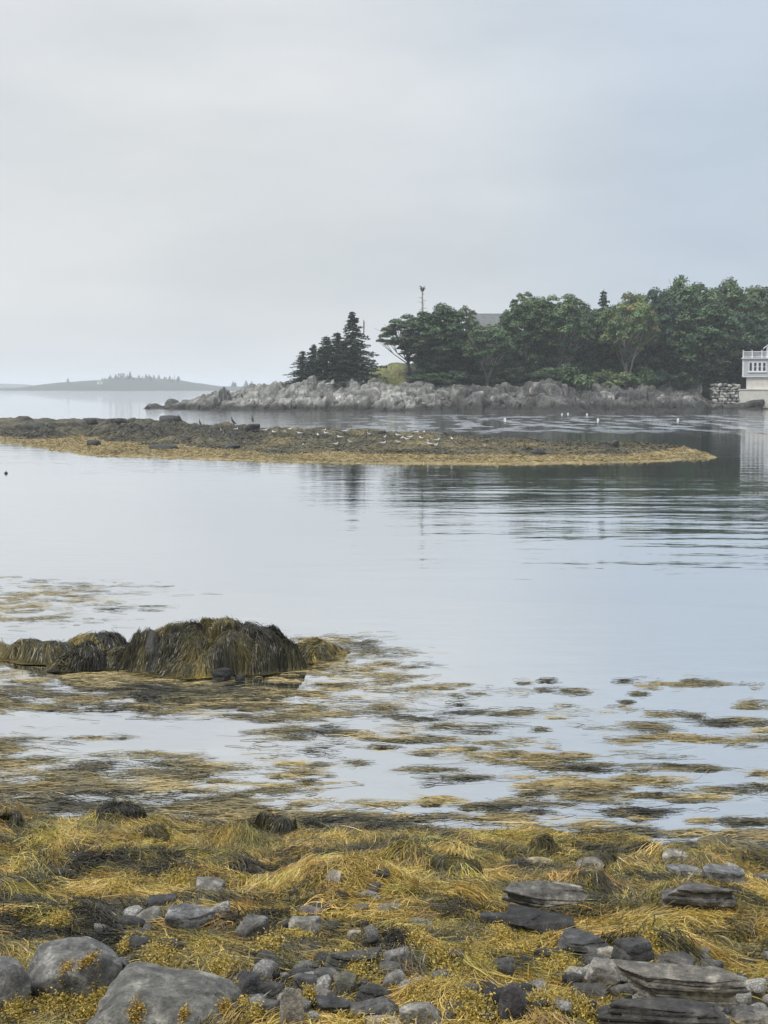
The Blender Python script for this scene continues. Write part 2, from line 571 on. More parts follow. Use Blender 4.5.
def add_rock(name, box, label, cat='rock', col=(.14, .145, .15), depth=.75, sub=4, planes=11, sharp=24, rough=.07,
             strata=0, grooves=0, flat=False, rz=None, sink=.34, group=None, tilt=(0, 0), hmul=1.0, seed=None, dome=False, zoff=0.0):
    x0, x1, y0, y1 = box
    seed = seed if seed is not None else int(x0 * 7 + y0 * 13) & 0xFFFF
    if sharp > 9 and not dome:
        sharp = max(sharp, 38); sub = max(sub, 5 if wid_px(box) > 40 else 4); planes = min(planes, 10)
        if grooves == 0 and wid_px(box) > 26: grooves = 1
    r = random.Random(seed)
    gx, gy, gz = SH.hit((x0 + x1) / 2, y1)
    dist = math.sqrt(gx * gx + gy * gy + (CAMZ - gz) ** 2)
    wid = (x1 - x0) * dist / F
    vis = (y1 - y0) * dist / F
    al = math.asin(min(1, (CAMZ - gz) / dist))
    dep = wid * depth
    hgt = (vis - .75 * dep * math.sin(al)) / math.cos(al)
    if hgt < .22 * wid:
        hgt = .22 * wid
        dep = max(.3 * wid, (vis - hgt * math.cos(al)) / (.75 * math.sin(al)))
    hgt *= hmul
    full = hgt / (1 - sink)
    rot = rz if rz is not None else r.uniform(-.35, .35)
    me = rock_mesh(name, seed, (wid, dep, full), sub, planes, sharp, rough, strata, M_rock, grooves, flat, dome, sharp > 30)
    o = link(name, me)
    cx, cy = gx * (1 + dep * .45 / gy), gy + dep * .45
    zb = min(gz, float(SH(cx, cy)))
    o.location = (cx, cy, gz + .012 + zoff - full * sink)
    o.rotation_euler = (tilt[0], tilt[1], rot)
    o.color = (col[0] * 1.12, col[1] * 1.04, col[2] * .93, 1)
    FOOT.append((cx, cy, wid * .5, dep * .5))
    tag(o, label, cat, group)
    return o


DK = (.040, .042, .046); MD = (.09, .094, .098); LT = (.175, .18, .175); PL = (.29, .28, .255); BR = (.10, .085, .075)
R = add_rock
# big grey boulders, lower left
BIG = [R('boulder', (28, 120, 938, 1006), 'big smooth grey boulder with a crack and a tuft of yellow weed on its face', 'boulder', (.112, .118, .122), .95, 5, 16, 20, .07, 0, 2, seed=3, rz=.3, dome=True, sink=.42, hmul=.86)]
BIG.append(R('boulder', (92, 244, 968, 1046), 'largest smooth grey boulder, at the bottom edge of the picture', 'boulder', (.105, .11, .108), .8, 5, 15, 20, .08, 0, 2, seed=14, rz=-.2, dome=True, sink=.42, hmul=.80))
R('boulder', (-34, 30, 962, 1014), 'grey boulder cut by the left edge of the picture', 'boulder', (.125, .132, .14), .8, 4, 15, 18, .07, seed=21, dome=True, sink=.4)
R('rock', (114, 134, 962, 986), 'small grey wedge of stone pinched between the two big boulders', 'rock', MD, .7, 3, seed=31)
R('rock', (236, 262, 978, 1010), 'dark broken stone against the right flank of the largest boulder', 'rock', DK, .8, 4, strata=2, seed=32)
R('slab', (148, 176, 897, 912), 'small black slab at the upper end of the split stone in golden weed', 'rock', DK, .8, 4, sharp=20, flat=True, seed=33)
R('slab', (163, 210, 902, 934), 'tilted blue grey slab split along its edge, in golden weed', 'rock', (.13, .14, .155), .7, 4, sharp=20, flat=True, strata=2, tilt=(.25, .2), seed=34)
R('rock', (134, 162, 910, 930), 'pale grey rock half buried beside the tilted split slab', 'rock', LT, .8, 3, seed=35)
R('rock', (194, 224, 880, 897), 'light grey flat-topped rock with weed hanging over its right side', 'rock', LT, .8, 4, flat=True, seed=36)
R('rock', (130, 152, 940, 953), 'small dark rock, left of a pair in yellow weed above the big boulders', 'rock', DK, .7, 3, seed=37)
R('rock', (154, 186, 941, 955), 'small dark rock, right of a pair in yellow weed above the big boulders', 'rock', DK, .7, 3, seed=38)
R('rock', (234, 268, 918, 946), 'dark weathered stone sloping into weed right of the golden tresses', 'rock', MD, .7, 4, seed=39)
# middle stones
R('rock', (289, 320, 920, 941), 'pale speckled stone with a rounded top under a purplish one', 'rock', LT, .7, 4, 10, 10, seed=41)
R('rock', (290, 322, 908, 921), 'purplish grey stone lying behind the pale speckled one', 'rock', (.12, .105, .115), .7, 4, 10, 10, seed=42)
R('rock', (325, 342, 873, 886), 'small pale pointed stone alone in weed', 'rock', PL, .6, 3, 9, 20, seed=43)
R('rock', (354, 382, 893, 902), 'flat light grey stone, highest of the middle group', 'rock', LT, .6, 3, 10, 12, seed=44)
R('rock', (353, 369, 906, 918), 'round dark grey cobble between the middle stones', 'rock', MD, .8, 3, 12, 6, seed=45)
R('rock', (376, 402, 905, 918), 'mid grey rounded stone right of the round dark cobble', 'rock', (.16, .155, .14), .7, 3, 12, 7, seed=46)
R('rock', (322, 344, 923, 934), 'black stone right of the pale speckled one', 'rock', DK, .7, 3, seed=47)
R('rock', (347, 365, 932, 944), 'pale tan stone peeping out of yellow weed in the middle', 'rock', PL, .7, 3, 12, 8, seed=48)
R('rock', (407, 435, 920, 931), 'oval grey stone right of the middle group', 'rock', LT, .6, 3, 12, 7, seed=49)
R('slab', (430, 463, 952, 961), 'thin flat brownish slab lying in weed', 'rock', BR, .5, 3, 10, 14, flat=True, seed=50)
R('rock', (322, 378, 951, 976), 'long dark angular rock at the top of the bottom stone pile', 'rock', (.07, .075, .072), .6, 4, 12, 18, strata=2, seed=51)
R('rock', (384, 410, 952, 968), 'grey stone, upper of three stacked at the right of the pile', 'rock', (.19, .195, .2), .7, 3, flat=True, seed=52)
R('rock', (379, 411, 965, 979), 'smooth grey stone, middle of three stacked at the right of the pile', 'rock', MD, .7, 3, 12, 7, seed=53)
R('rock', (382, 407, 974, 991), 'grey stone, lowest of three stacked at the right of the pile', 'rock', (.17, .175, .18), .7, 3, 12, 8, seed=54)
R('rock', (411, 431, 980, 990), 'small light flat stone right of the three stacked ones', 'rock', PL, .6, 3, flat=True, seed=55)
R('rock', (290, 320, 969, 984), 'dark rounded stone at the upper left of the pile', 'rock', DK, .8, 3, 12, 9, seed=56)
R('rock', (293, 321, 976, 998), 'dark humped stone in the left of the pile', 'rock', (.075, .078, .085), .8, 4, 12, 9, seed=57)
R('rock', (314, 338, 972, 990), 'smooth dark grey oval stone in the heart of the pile', 'rock', (.09, .095, .1), .8, 4, 12, 7, seed=58)
R('rock', (335, 357, 975, 999), 'greenish grey upright block in the heart of the pile', 'rock', (.11, .115, .1), .7, 4, 10, 16, seed=59)
R('rock', (353, 396, 987, 1012), 'black angular block at the right of the pile', 'rock', (.035, .037, .04), .7, 4, 9, 26, strata=2, seed=60)
R('rock', (302, 336, 991, 1003), 'flat grey stone lying across the pile', 'rock', (.15, .15, .15), .5, 3, flat=True, seed=61)
R('rock', (317, 354, 999, 1022), 'dark jagged rock at the foot of the pile', 'rock', DK, .7, 4, 10, 20, strata=2, seed=62)
R('slab', (354, 400, 1003, 1024), 'dark slab with a sharp pointed edge at the foot of the pile', 'rock', (.08, .084, .09), .6, 4, 9, 26, flat=True, tilt=(.1, -.2), seed=63)
R('slab', (400, 440, 1005, 1034), 'flat light grey slab at the bottom edge right of the pile', 'rock', (.2, .205, .2), .7, 4, 10, 16, flat=True, seed=64)
R('rock', (280, 304, 992, 1030), 'speckled ragged stone standing on edge at the left of the pile', 'rock', (.19, .19, .185), .5, 4, 12, 14, rough=.1, strata=3, seed=65)
R('rock', (248, 284, 984, 1006), 'black blocky stone left of the speckled standing one', 'rock', DK, .7, 4, 10, 18, seed=66)
R('rock', (252, 278, 1004, 1020), 'dark slanting stone at the bottom beside the largest boulder', 'rock', (.075, .078, .08), .7, 3, flat=True, seed=67)
R('rock', (366, 400, 1019, 1034), 'pale stone cut by the bottom edge below the pile', 'rock', PL, .7, 3, seed=68)
R('rock', (499, 526, 991, 1026), 'dark rounded stone standing upright near the bottom edge', 'rock', (.05, .05, .056), .6, 4, 12, 9, hmul=1.1, seed=69)
R('slab', (443, 476, 1004, 1016), 'thin grey slab near the bottom edge left of the upright stone', 'rock', (.16, .16, .15), .5, 3, flat=True, seed=70)
R('rock', (497, 514, 967, 981), 'dark cobble above the upright stone', 'rock', DK, .8, 3, 12, 8, seed=71)
# right side
R('rock', (508, 574, 912, 938), 'black rock propping up the broad pale-topped slab', 'rock', (.022, .022, .024), .7, 5, 9, 30, seed=172, sink=.15)
R('slab', (500, 584, 900, 925), 'broad slab with a pale weathered top resting on a black rock', 'rock', (.115, .115, .112), .62, 5, 9, 30, strata=2, flat=True, seed=72, rz=.12, tilt=(.05, .10), zoff=.085, sink=.1)
R('slab', (480, 532, 914, 931), 'low black slab at the left end of the broad undercut one', 'rock', DK, .6, 4, 10, 20, flat=True, seed=73)
R('rock', (662, 734, 884, 915), 'blocky dark rock with layered right end among weed', 'rock', (.085, .085, .086), .5, 5, 9, 22, strata=3, seed=74, rz=-.05)
R('rock', (702, 742, 865, 888), 'bluish grey angular rock near the water at the right', 'rock', (.12, .13, .145), .8, 4, 9, 18, seed=75)
R('rock', (754, 796, 875, 892), 'dark stone cut by the right edge near the water', 'rock', MD, .7, 4, seed=76)
R('rock', (660, 686, 852, 865), 'pale flat-topped rock right at the waterline', 'rock', (.27, .265, .24), .7, 3, flat=True, seed=77)
R('rock', (526, 554, 857, 869), 'yellowish pale stone at the waterline', 'rock', (.3, .27, .17), .7, 3, 12, 8, seed=78)
R('rock', (576, 604, 860, 872), 'grey brown stone right of the yellowish one at the waterline', 'rock', (.17, .16, .14), .7, 3, seed=79)
R('rock', (552, 582, 885, 899), 'pale worn rock above the broad undercut slab', 'rock', (.26, .255, .23), .6, 3, seed=80)
R('rock', (667, 704, 867, 880), 'flat grey rock left of the bluish angular one', 'rock', (.16, .165, .17), .6, 3, flat=True, seed=81)
R('rock', (556, 613, 935, 960), 'dark humped rock with a sloping left shoulder below the undercut slab', 'rock', (.06, .064, .07), .7, 4, 10, 13, strata=2, seed=82)
R('slab', (534, 574, 951, 964), 'low black ledge at the foot of the dark humped rock', 'rock', (.035, .035, .035), .6, 4, 9, 22, flat=True, strata=2, seed=83)
R('rock', (594, 615, 950, 964), 'pale cream stone right of the dark humped rock', 'rock', PL, .7, 3, 12, 8, seed=84)
R('rock', (583, 622, 964, 992), 'grey angular rock split by cracks above the thin dark slab', 'rock', (.19, .19, .19), .6, 4, 9, 22, strata=2, grooves=1, seed=85)
R('rock', (613, 656, 943, 975), 'black angular rock with a pale flat cap', 'rock', (.05, .052, .056), .6, 4, 9, 22, strata=2, seed=86)
R('rock', (648, 692, 955, 974), 'dark grey rock half under olive weed right of the black capped one', 'rock', (.09, .09, .09), .7, 4, seed=87)
R('rock', (646, 691, 968, 984), 'long smooth grey stone lying flat above the layered slab', 'rock', (.15, .15, .14), .45, 4, 12, 8, seed=88)
R('rock', (624, 656, 975, 992), 'large smooth greenish cream stone left of the long grey one', 'rock', (.33, .33, .26), .6, 4, 12, 6, seed=89)
R('slab', (571, 609, 987, 1004), 'thin dark slab at the left of the layered slab', 'rock', (.055, .055, .055), .6, 4, 9, 24, flat=True, strata=2, seed=90)
R('slab', (600, 722, 1000, 1038), 'thick dark slab under the long pale layered one at the bottom right', 'rock', (.045, .045, .045), .5, 5, 9, 30, strata=4, flat=True, seed=91, rz=-.10, sink=.2)
R('slab', (616, 742, 990, 1020), 'long layered slab with a pale top at the bottom right, lying on a thick dark one', 'rock', (.14, .138, .13), .5, 5, 9, 30, strata=4, flat=True, seed=191, rz=-.14, tilt=(.05, .03), zoff=.05, sink=.1)
R('slab', (724, 775, 1012, 1034), 'flat grey slab at the bottom right corner under the pebbles', 'rock', (.2, .2, .195), .6, 4, flat=True, seed=92)

# pebbles of the shingle patch
peb = [rock_mesh('pebble', 300 + i, (1, random.uniform(.7, .9), random.uniform(.5, .7)), 3, 9, 5, .04) for i in range(6)]
pr = random.Random(5)
cnt = 0; placed = []
while cnt < 95:
    if cnt < 75: px, py = pr.uniform(690, 800), pr.uniform(985, 1030)
    elif cnt < 87: px, py = pr.uniform(596, 690), pr.uniform(984, 1020)
    else: px, py = pr.uniform(255, 300), pr.uniform(995, 1020)
    x, y, z = SH.hit(px, py)
    s = pr.uniform(.045, .105)
    if any((x - a) ** 2 + (y - b) ** 2 < ((s + c) * .42) ** 2 for a, b, c in placed): 
        s = .03
    placed.append((x, y, s)); cnt += 1
    o = link('pebble', pr.choice(peb))
    o.location = (x, y, z + .012 + s * .02); o.scale = (s, s, s); o.rotation_euler = (pr.uniform(-.2, .2), pr.uniform(-.2, .2), pr.uniform(0, 6.28))
    v = pr.choice((.42, .34, .5, .25, .3)); o.color = (v, v * .97, v * .88, 1)
    tag(o, 'small rounded pale pebble in the loose shingle among the bottom stones', 'pebble', 'pebbles of the shingle')


# small broken stones strewn through the weed
chip = [rock_mesh('small_stone', 340 + i, (1, random.uniform(.55, .9), random.uniform(.3, .6)), 3, 8, 26, .08, 2 if i % 3 == 0 else 0) for i in range(9)]
pr = random.Random(15); cnt = 0
HOT = [(340, 985, 70, 26), (330, 925, 45, 22), (300, 1000, 60, 20), (620, 970, 70, 25), (440, 1000, 60, 22), (560, 1000, 60, 22), (165, 925, 60, 20), (640, 1000, 60, 20), (700, 975, 60, 14), (260, 1000, 30, 20)]
while cnt < 210:
    if cnt < 165:
        a_, b_, c_, d_ = HOT[cnt % len(HOT)]; px, py = pr.gauss(a_, c_ * .6), pr.gauss(b_, d_ * .6)
    else: px, py = pr.uniform(-40, 800), pr.uniform(866, 1024)
    if not 862 < py < 1035: continue
    x, y, z = SH.hit(px, py)
    sz = pr.uniform(.035, .11) * (1 if pr.random() < .8 else 1.5)
    if any(((x - a_) / (b2 + sz * .3)) ** 2 + ((y - c_) / (d2 + sz * .3)) ** 2 < 1 for a_, c_, b2, d2 in FOOT): 
        if pr.random() < .9: continue
    o = link('small_stone', pr.choice(chip)); o.location = (x, y, z + .008 - sz * .06); o.scale = (sz, sz, sz * pr.uniform(.8, 1.2))
    o.rotation_euler = (pr.uniform(-.3, .3), pr.uniform(-.3, .3), pr.uniform(0, 6.28))
    v = pr.choice((.03, .045, .06, .09, .12, .17, .25, .38)); o.color = (v * 1.04, v, v * .93, 1); cnt += 1
    if sz > .05: FOOT.append((x, y, sz * .42, sz * .4))
    tag(o, 'small broken stone lying in the weed of the near shore', 'stone', 'small stones among the weed')


# ------------------------------------------------------------------ weed strands
GOLD = np.array((.54, .375, .070)); OCHRE = np.array((.30, .225, .055)); OLIVE = np.array((.135, .118, .045))
DOLIVE = np.array((.056, .052, .026)); BROWN = np.array((.022, .019, .012)); STRAW = np.array((.60, .47, .16))
PAL = np.stack([GOLD, OCHRE, OLIVE, DOLIVE, BROWN, STRAW])


def ribbons(name, P, W, C, mat, rng, parent=None, flat=.55):
    """P (N,K,3) centre lines, W (N,K) widths, C (N,K,3) colours"""
    Nn, K, _ = P.shape
    T = np.gradient(P, axis=1)
    nrm = np.array([0, 0, 1.0]) + flat * rng.normal(size=(Nn, 1, 3))
    side = np.cross(T, nrm); side /= np.linalg.norm(side, axis=2, keepdims=True) + 1e-9
    V = np.stack([P - side * W[..., None] / 2, P + side * W[..., None] / 2], 2)     # N,K,2,3
    b = (np.arange(Nn) * K * 2)[:, None] + np.arange(K - 1)[None, :] * 2
    Q = np.stack([b, b + 1, b + 3, b + 2], -1).reshape(-1, 4)
    cols = np.repeat(C[:, :, None, :], 2, 2)
    return mesh_np(name, V, Q, mat, cols, True, True, parent)


def drape(hm, sx, sy, ang, L, K, rng, down=1.2, curl=.5, lift=.02, liftvar=.02):
    x = sx.copy(); y = sy.copy(); a = ang.copy()
    n = len(x); P = np.zeros((n, K, 3))
    ph = rng.uniform(0, 6.28, n); lv = np.abs(rng.normal(size=n)) * liftvar + lift
    for k in range(K):
        t = k / (K - 1)
        P[:, k, 0] = x; P[:, k, 1] = y
        P[:, k, 2] = hm(x, y) + lv * (1 - .8 * t) * (.6 + .4 * np.sin(ph + 3 * t))
        gx, gy = hm.grad(x, y)
        dx = np.cos(a) - down * gx; dy = np.sin(a) - down * gy
        nn = np.sqrt(dx * dx + dy * dy) + 1e-6
        dx /= nn; dy /= nn
        a = np.arctan2(dy, dx) + curl * (vnoise(x * 3.1, y * 3.1, 77) - .5) * .9 + curl * rng.normal(size=n) * .18
        st = L / (K - 1) / np.sqrt(1 + (gx * dx + gy * dy) ** 2)
        x = x + dx * st; y = y + dy * st
    return P


def tone(u):
    """palette by weights: u in 0..1 picks dark to gold"""
    stops = np.array([0, .18, .38, .62, .85, 1.0])
    cols = np.stack([BROWN, DOLIVE, OLIVE, OCHRE, GOLD, STRAW])
    u = np.clip(u, 0, 1)
    return np.stack([np.interp(u, stops, cols[:, i]) for i in range(3)], -1)


def clumps(centres, cols_u, per, rng, hm, Lr=(.18, .42), spread=.55, K=8, wid=(.004, .0075), base_ang=None, rad=.07, down=1.3, curl=.55, lift=.025, liftvar=.03):
    nC = len(centres)
    idx = np.repeat(np.arange(nC), per)
    n = len(idx)
    sx = centres[idx, 0] + rng.normal(size=n) * rad; sy = centres[idx, 1] + rng.normal(size=n) * rad
    ang = base_ang[idx] + rng.normal(size=n) * spread
    cl = rng.uniform(.75, 1.25, nC)[idx]
    L = rng.uniform(*Lr, n) * cl
    lk = lift + .06 * rng.random(nC)[idx] ** 3
    P = drape(hm, sx, sy, ang, L, K, rng, down, curl, lk, liftvar)
    t = np.linspace(0, 1, K)[None, :]
    W = rng.uniform(*wid, n)[:, None] * (.75 + .5 * np.sin(t * PI)) * np.where(t > .92, .5, 1)
    u = cols_u[idx][:, None] + rng.normal(size=(n, 1)) * .13 + .34 * (t - .45)
    C = tone(u) * rng.uniform(.7, 1.45, (n, 1, 1))
    jn = rng.normal(size=nC)[idx][:, None, None]
    C = C * np.clip(1 + jn * np.array((.05, -.04, .10)), .4, 1.8) * rng.uniform(.78, 1.15, nC)[idx][:, None, None]
    return P, W, C


def clear_of_rocks(x, y, k=1.12):
    ok = np.ones(len(x), bool)
    for cx, cy, a, b in FOOT:
        ok &= ((x - cx) / (a * k)) ** 2 + ((y - cy) / (b * k)) ** 2 > 1
    return ok


rng = np.random.default_rng(21)
n0 = 13800
cx = rng.uniform(-5.0, 5.0, n0); cy = rng.uniform(4.7, 11.3, n0)
keep = (np.abs(cx) < .262 * cy + 1.8) & (cy < waterline(cx) + .12) & clear_of_rocks(cx, cy)
# the shingle patch is bare
gx_, gy_, _z = SH.hit(745, 1006)
keep &= ~(((cx - gx_) / .44) ** 2 + ((cy - gy_) / .34) ** 2 < 1)
cx, cy = cx[keep], cy[keep]
flow = 3.2 * fbm(cx * .8, cy * 1.0, 3, 50) * PI * .5 + rng.normal(size=len(cx)) * .55 - PI / 2 + .9 * np.sign(vnoise(cx * .7, cy * .9, 61) - .5)
u = .60 + .40 * fbm(cx * .9, cy * 1.2, 3, 70) + .45 * fbm(cx * 3.6, cy * 4.4, 3, 71) + rng.normal(size=len(cx)) * .17 + .16 * smooth(9, 6, cy)
dark = smooth(.56, .78, .55 * vnoise(cx * 2.0, cy * 2.6, 90) + .45 * vnoise(cx * 5.5, cy * 7, 91))
u = u - .66 * dark + .02
P, W, C = clumps(np.stack([cx, cy], 1), u, 60, rng, SH, base_ang=flow, wid=(.0018, .0040), spread=.34, Lr=(.09, .32), curl=1.5, down=.55, lift=.008, liftvar=.013, rad=.045, K=7)
# frayed ends and broken bits over the top
n = 130000
fx = rng.uniform(-3.6, 3.6, n); fy = rng.uniform(4.9, 10.9, n)
ok = (np.abs(fx) < .262 * fy + .6) & (fy < waterline(fx) + .05) & clear_of_rocks(fx, fy, .95) & ~(((fx - gx_) / .40) ** 2 + ((fy - gy_) / .28) ** 2 < 1)
fx, fy = fx[ok], fy[ok]; n = len(fx)
Pf = drape(SH, fx, fy, rng.uniform(0, 6.28, n), rng.uniform(.03, .11, n), 7, rng, .3, 2.2, .018, .03)
Wf = rng.uniform(.002, .0045, n)[:, None] * (.7 + .5 * np.sin(np.linspace(0, PI, 7)))[None, :]
uf = .62 + .40 * fbm(fx * .9, fy * 1.2, 3, 70) + .45 * fbm(fx * 3.6, fy * 4.4, 3, 71) + rng.normal(size=n) * .16 - .60 * smooth(.56, .78, .55 * vnoise(fx * 2.0, fy * 2.6, 90) + .45 * vnoise(fx * 5.5, fy * 7, 91))
Cf = tone(np.repeat(uf[:, None], 7, 1)) * rng.uniform(.7, 1.3, (n, 1, 1))
P = np.concatenate([P, Pf]); W = np.concatenate([W, Wf]); C = np.concatenate([C, Cf])
print('shore strands', len(P))
tag(ribbons('rockweed', P, W, C, M_weed, rng), 'golden and olive rockweed draped over the stones of the near shore', 'seaweed', kind='stuff')

# broad little leaves of bladder wrack, bright yellow
def leaves(pts, rng, size=(.0035, .008), cols=None):
    n = len(pts)
    dirn = rng.normal(size=(n, 3)); dirn[:, 2] = np.abs(dirn[:, 2]) * .5; dirn /= np.linalg.norm(dirn, axis=1)[:, None]
    s = rng.uniform(*size, n)
    t = np.array([0, .5, 1.0])
    P = pts[:, None, :] + dirn[:, None, :] * s[:, None, None] * t[None, :, None] * 1.6
    P[:, 1, 2] += s * .25
    W = s[:, None] * np.array([.45, .8, .5])[None, :]
    C = np.repeat(cols[:, None, :], 3, 1)
    return P, W, C


fp = [(92, 972, 10), (70, 970, 5), (60, 1008, 26), (100, 1000, 14), (88, 1018, 16), (125, 955, 8), (160, 960, 20), (205, 955, 18), (225, 975, 16), (130, 1022, 10),
      (255, 1022, 10), (300, 945, 18), (345, 960, 8), (360, 975, 20), (310, 1005, 8), (420, 1000, 22), (450, 985, 24), (470, 1012, 26), (440, 960, 14),
      (545, 1010, 24), (520, 960, 18), (560, 975, 18), (615, 975, 9), (580, 1015, 20), (268, 952, 18), (240, 1000, 10), (420, 945, 14), (500, 940, 16),
      (180, 885, 18), (120, 895, 14), (60, 925, 12), (300, 925, 10), (250, 935, 12), (650, 950, 12), (480, 970, 16), (15, 1015, 14), (245, 1015, 8), (345, 1015, 8)]
pts = []; cs = []
for (px, py, rr) in fp:
    gx, gy, gz = SH.hit(px, py)
    n = int(105 * rr)
    rad = rr * gy / F
    x = gx + rng.normal(size=n) * rad * .42; y = gy + rng.normal(size=n) * rad * .9
    z = SH(x, y) + .02 + np.abs(rng.normal(size=n)) * .02
    pts.append(np.stack([x, y, z], 1)); 
    cc = np.where(rng.random((n, 1)) < .6, np.array((.52, .38, .065)), np.array((.30, .23, .06))) * rng.uniform(.6, 1.2, (n, 1)); cs.append(cc)
from mathutils.bvhtree import BVHTree
from mathutils import Matrix
for o in BIG:
    o_m = Matrix.LocRotScale(o.location, o.rotation_euler, o.scale)
    tree = BVHTree.FromPolygons([o_m @ v.co for v in o.data.vertices], [tuple(p.vertices) for p in o.data.polygons])
    for (px, py, rr) in [(92, 974, 9), (66, 998, 8), (84, 1000, 6), (136, 1016, 8), (226, 1010, 7), (184, 1016, 4)]:
        dx, dy, dz = [float(v) for v in ray(px, py)]
        hit = tree.ray_cast(Vector((0, 0, CAMZ)), Vector((dx, dy, dz)).normalized())
        if hit[0] is None: continue
        q = []
        for _ in range(int(50 * rr)):
            x = hit[0].x + rng.normal() * rr * hit[0].y / F * .5; y = hit[0].y + rng.normal() * rr * hit[0].y / F * .9
            h2 = tree.ray_cast(Vector((x, y, 4)), Vector((0, 0, -1)))
            if h2[0] is not None: q.append((x, y, h2[0].z + .002 + abs(rng.normal()) * .008))
        if q:
            pts.append(np.array(q)); cs.append(np.where(rng.random((len(q), 1)) < .6, np.array((.50, .33, .06)), np.array((.28, .19, .05))) * rng.uniform(.6, 1.2, (len(q), 1)))
P, W, C = leaves(np.vstack(pts), rng, cols=np.vstack(cs))
tag(ribbons('bladder_wrack', P, W, C, M_weed, rng, flat=1.0), 'bright yellow bladder wrack tufts tucked between the bottom stones', 'seaweed', kind='stuff')


# ------------------------------------------------------------------ weed-covered rocks standing in the water and at its edge
M_darkrock = mat_simple('weed_rock', (.022, .021, .016), .55, 6, .5, .03)


def weedy_rock(name, label, lobes, dark, nstr, seed, zb=0.0, Lr=(.25, .6), cat='rock', wid=(.004, .009), Yshift=0):
    """lobes: (px, py_base, half width px, height px, depth ratio)"""
    rg = np.random.default_rng(seed)
    info = []
    for (px, pb, hw, hp, dr) in lobes:
        if zb is None: gx, gy, gz = SH.hit(px, pb)
        else:
            gx, gy = [float(v) for v in on_plane(px, pb, zb)]; gz = zb
        k = gy / F
        info.append((gx, gy + hw * k * dr * .8, hw * k, hw * k * dr, hp * k * ((.98 if zb == 0.0 and hp > 34 else .80) if hp > 30 else .84)))
    X0 = min(i[0] - i[2] * 1.5 for i in info); X1 = max(i[0] + i[2] * 1.5 for i in info)
    Y0 = min(i[1] - i[3] * 1.6 for i in info); Y1 = max(i[1] + i[3] * 1.6 for i in info)

    def hf(x, y):
        z = np.full_like(x, -1.5)
        wx = x + .07 * fbm(x * 3, y * 3, 2, seed + 1); wy = y + .07 * fbm(x * 3, y * 3, 2, seed + 2)
        acc = 0; kk_ = 9.0
        for (gx, gy, a, b, h) in info:
            r = np.sqrt(((wx - gx) / a) ** 2 + ((wy - gy) / b) ** 2)
            zz = h * (1 - np.clip(r, 0, 1) ** 2.2) ** .8
            zz = np.where(r < 1, zz, -1.6 * (r - 1))
            acc = acc + np.exp(kk_ * np.clip(zz, -1, 3))
        z = np.maximum(z, np.log(acc) / kk_ - math.log(max(1, len(info))) / kk_ * .8)
        z = z + np.where(z > .02, .10 * fbm(x * 1.6, y * 1.6, 3, seed + 40) * np.clip(z / .35, 0, 1) + (min(.09, .04 * (X1 - X0)) * blocks(x * 1.9, y * 1.9, seed + 5) + .05 * fbm(x * 5, y * 5, 2, seed)) * np.clip(z / .3, .15, 1), 0)
        return z
    base = 0 if zb is not None else None
    hm = HMap(hf, X0, X1, Y0, Y1, max(.015, (X1 - X0) / 110))
    gcx = sum(i[0] for i in info) / len(info); gcy = sum(i[1] for i in info) / len(info)
    off = 0.0 if zb is not None else float(SH(gcx, gcy)) - .02
    root = empty(name, (gcx, gcy, off)); tag(root, label, cat)
    o = np.array([gcx, gcy, 0])
    mesh_np('rock', np.stack([hm.X, hm.Y, hm.Z], -1).reshape(-1, 3) - o, grid_faces(len(hm.xs), len(hm.ys)), M_darkrock, None, True, True, root)
    # strands: roots on the upper surface
    n = nstr * 6
    x = rg.uniform(X0, X1, n); y = rg.uniform(Y0, Y1, n); z = hm(x, y)
    ok = (z > .02) & (vnoise(x * 4.2, y * 4.2, seed + 70) + .3 * vnoise(x * 11, y * 11, seed + 71) < .86); x, y = x[ok][:nstr], y[ok][:nstr]
    tuft = np.floor(vnoise(x * 5, y * 5, seed + 7) * 9)
    ang = np.arctan2(y - gcy, x - gcx) + rg.normal(size=len(x)) * .5 + 2.4 * fbm(x * 1.6, y * 1.6, 2, seed + 30)
    L = rg.uniform(*Lr, len(x))
    K = 9
    cx_ = np.floor(x * 5.5 + 1.2 * fbm(x * 3, y * 3, 2, seed + 60)); cy_ = np.floor(y * 5.5 + 1.2 * fbm(x * 3, y * 3, 2, seed + 61)); c0 = np.zeros_like(cx_)
    ang = ang + 2.6 * (_hash(cx_, cy_, c0, seed + 62) - .5)
    cell_u = _hash(cx_, cy_, c0, seed + 63) - .5
    P = drape(hm, x, y, ang, L, K, rg, .85, 1.8, .008 + .06 * _hash(cx_, cy_, c0, seed + 64) ** 2, .022)
    P[..., 2] = np.maximum(P[..., 2], .012 if zb is not None else -.02)
    t = np.linspace(0, 1, K)[None, :]
    W = rg.uniform(*wid, len(x))[:, None] * (.8 + .3 * np.sin(t * PI)) * np.where(t > .93, .5, 1)
    uu = dark + .42 * fbm(x * 2.4, y * 2.4, 4, seed + 9)[:, None] - .10 * np.clip((x - gcx) / (X1 - X0) * 2.2, -1, 1)[:, None] + rg.normal(size=(len(x), 1)) * .11 + .18 * (t - .5) + .30 * cell_u[:, None]
    C = tone(uu) * rg.uniform(.7, 1.25, (len(x), 1, 1))
    ribbons('seaweed', P - o, W, C, M_weed, rg, root)
    return root


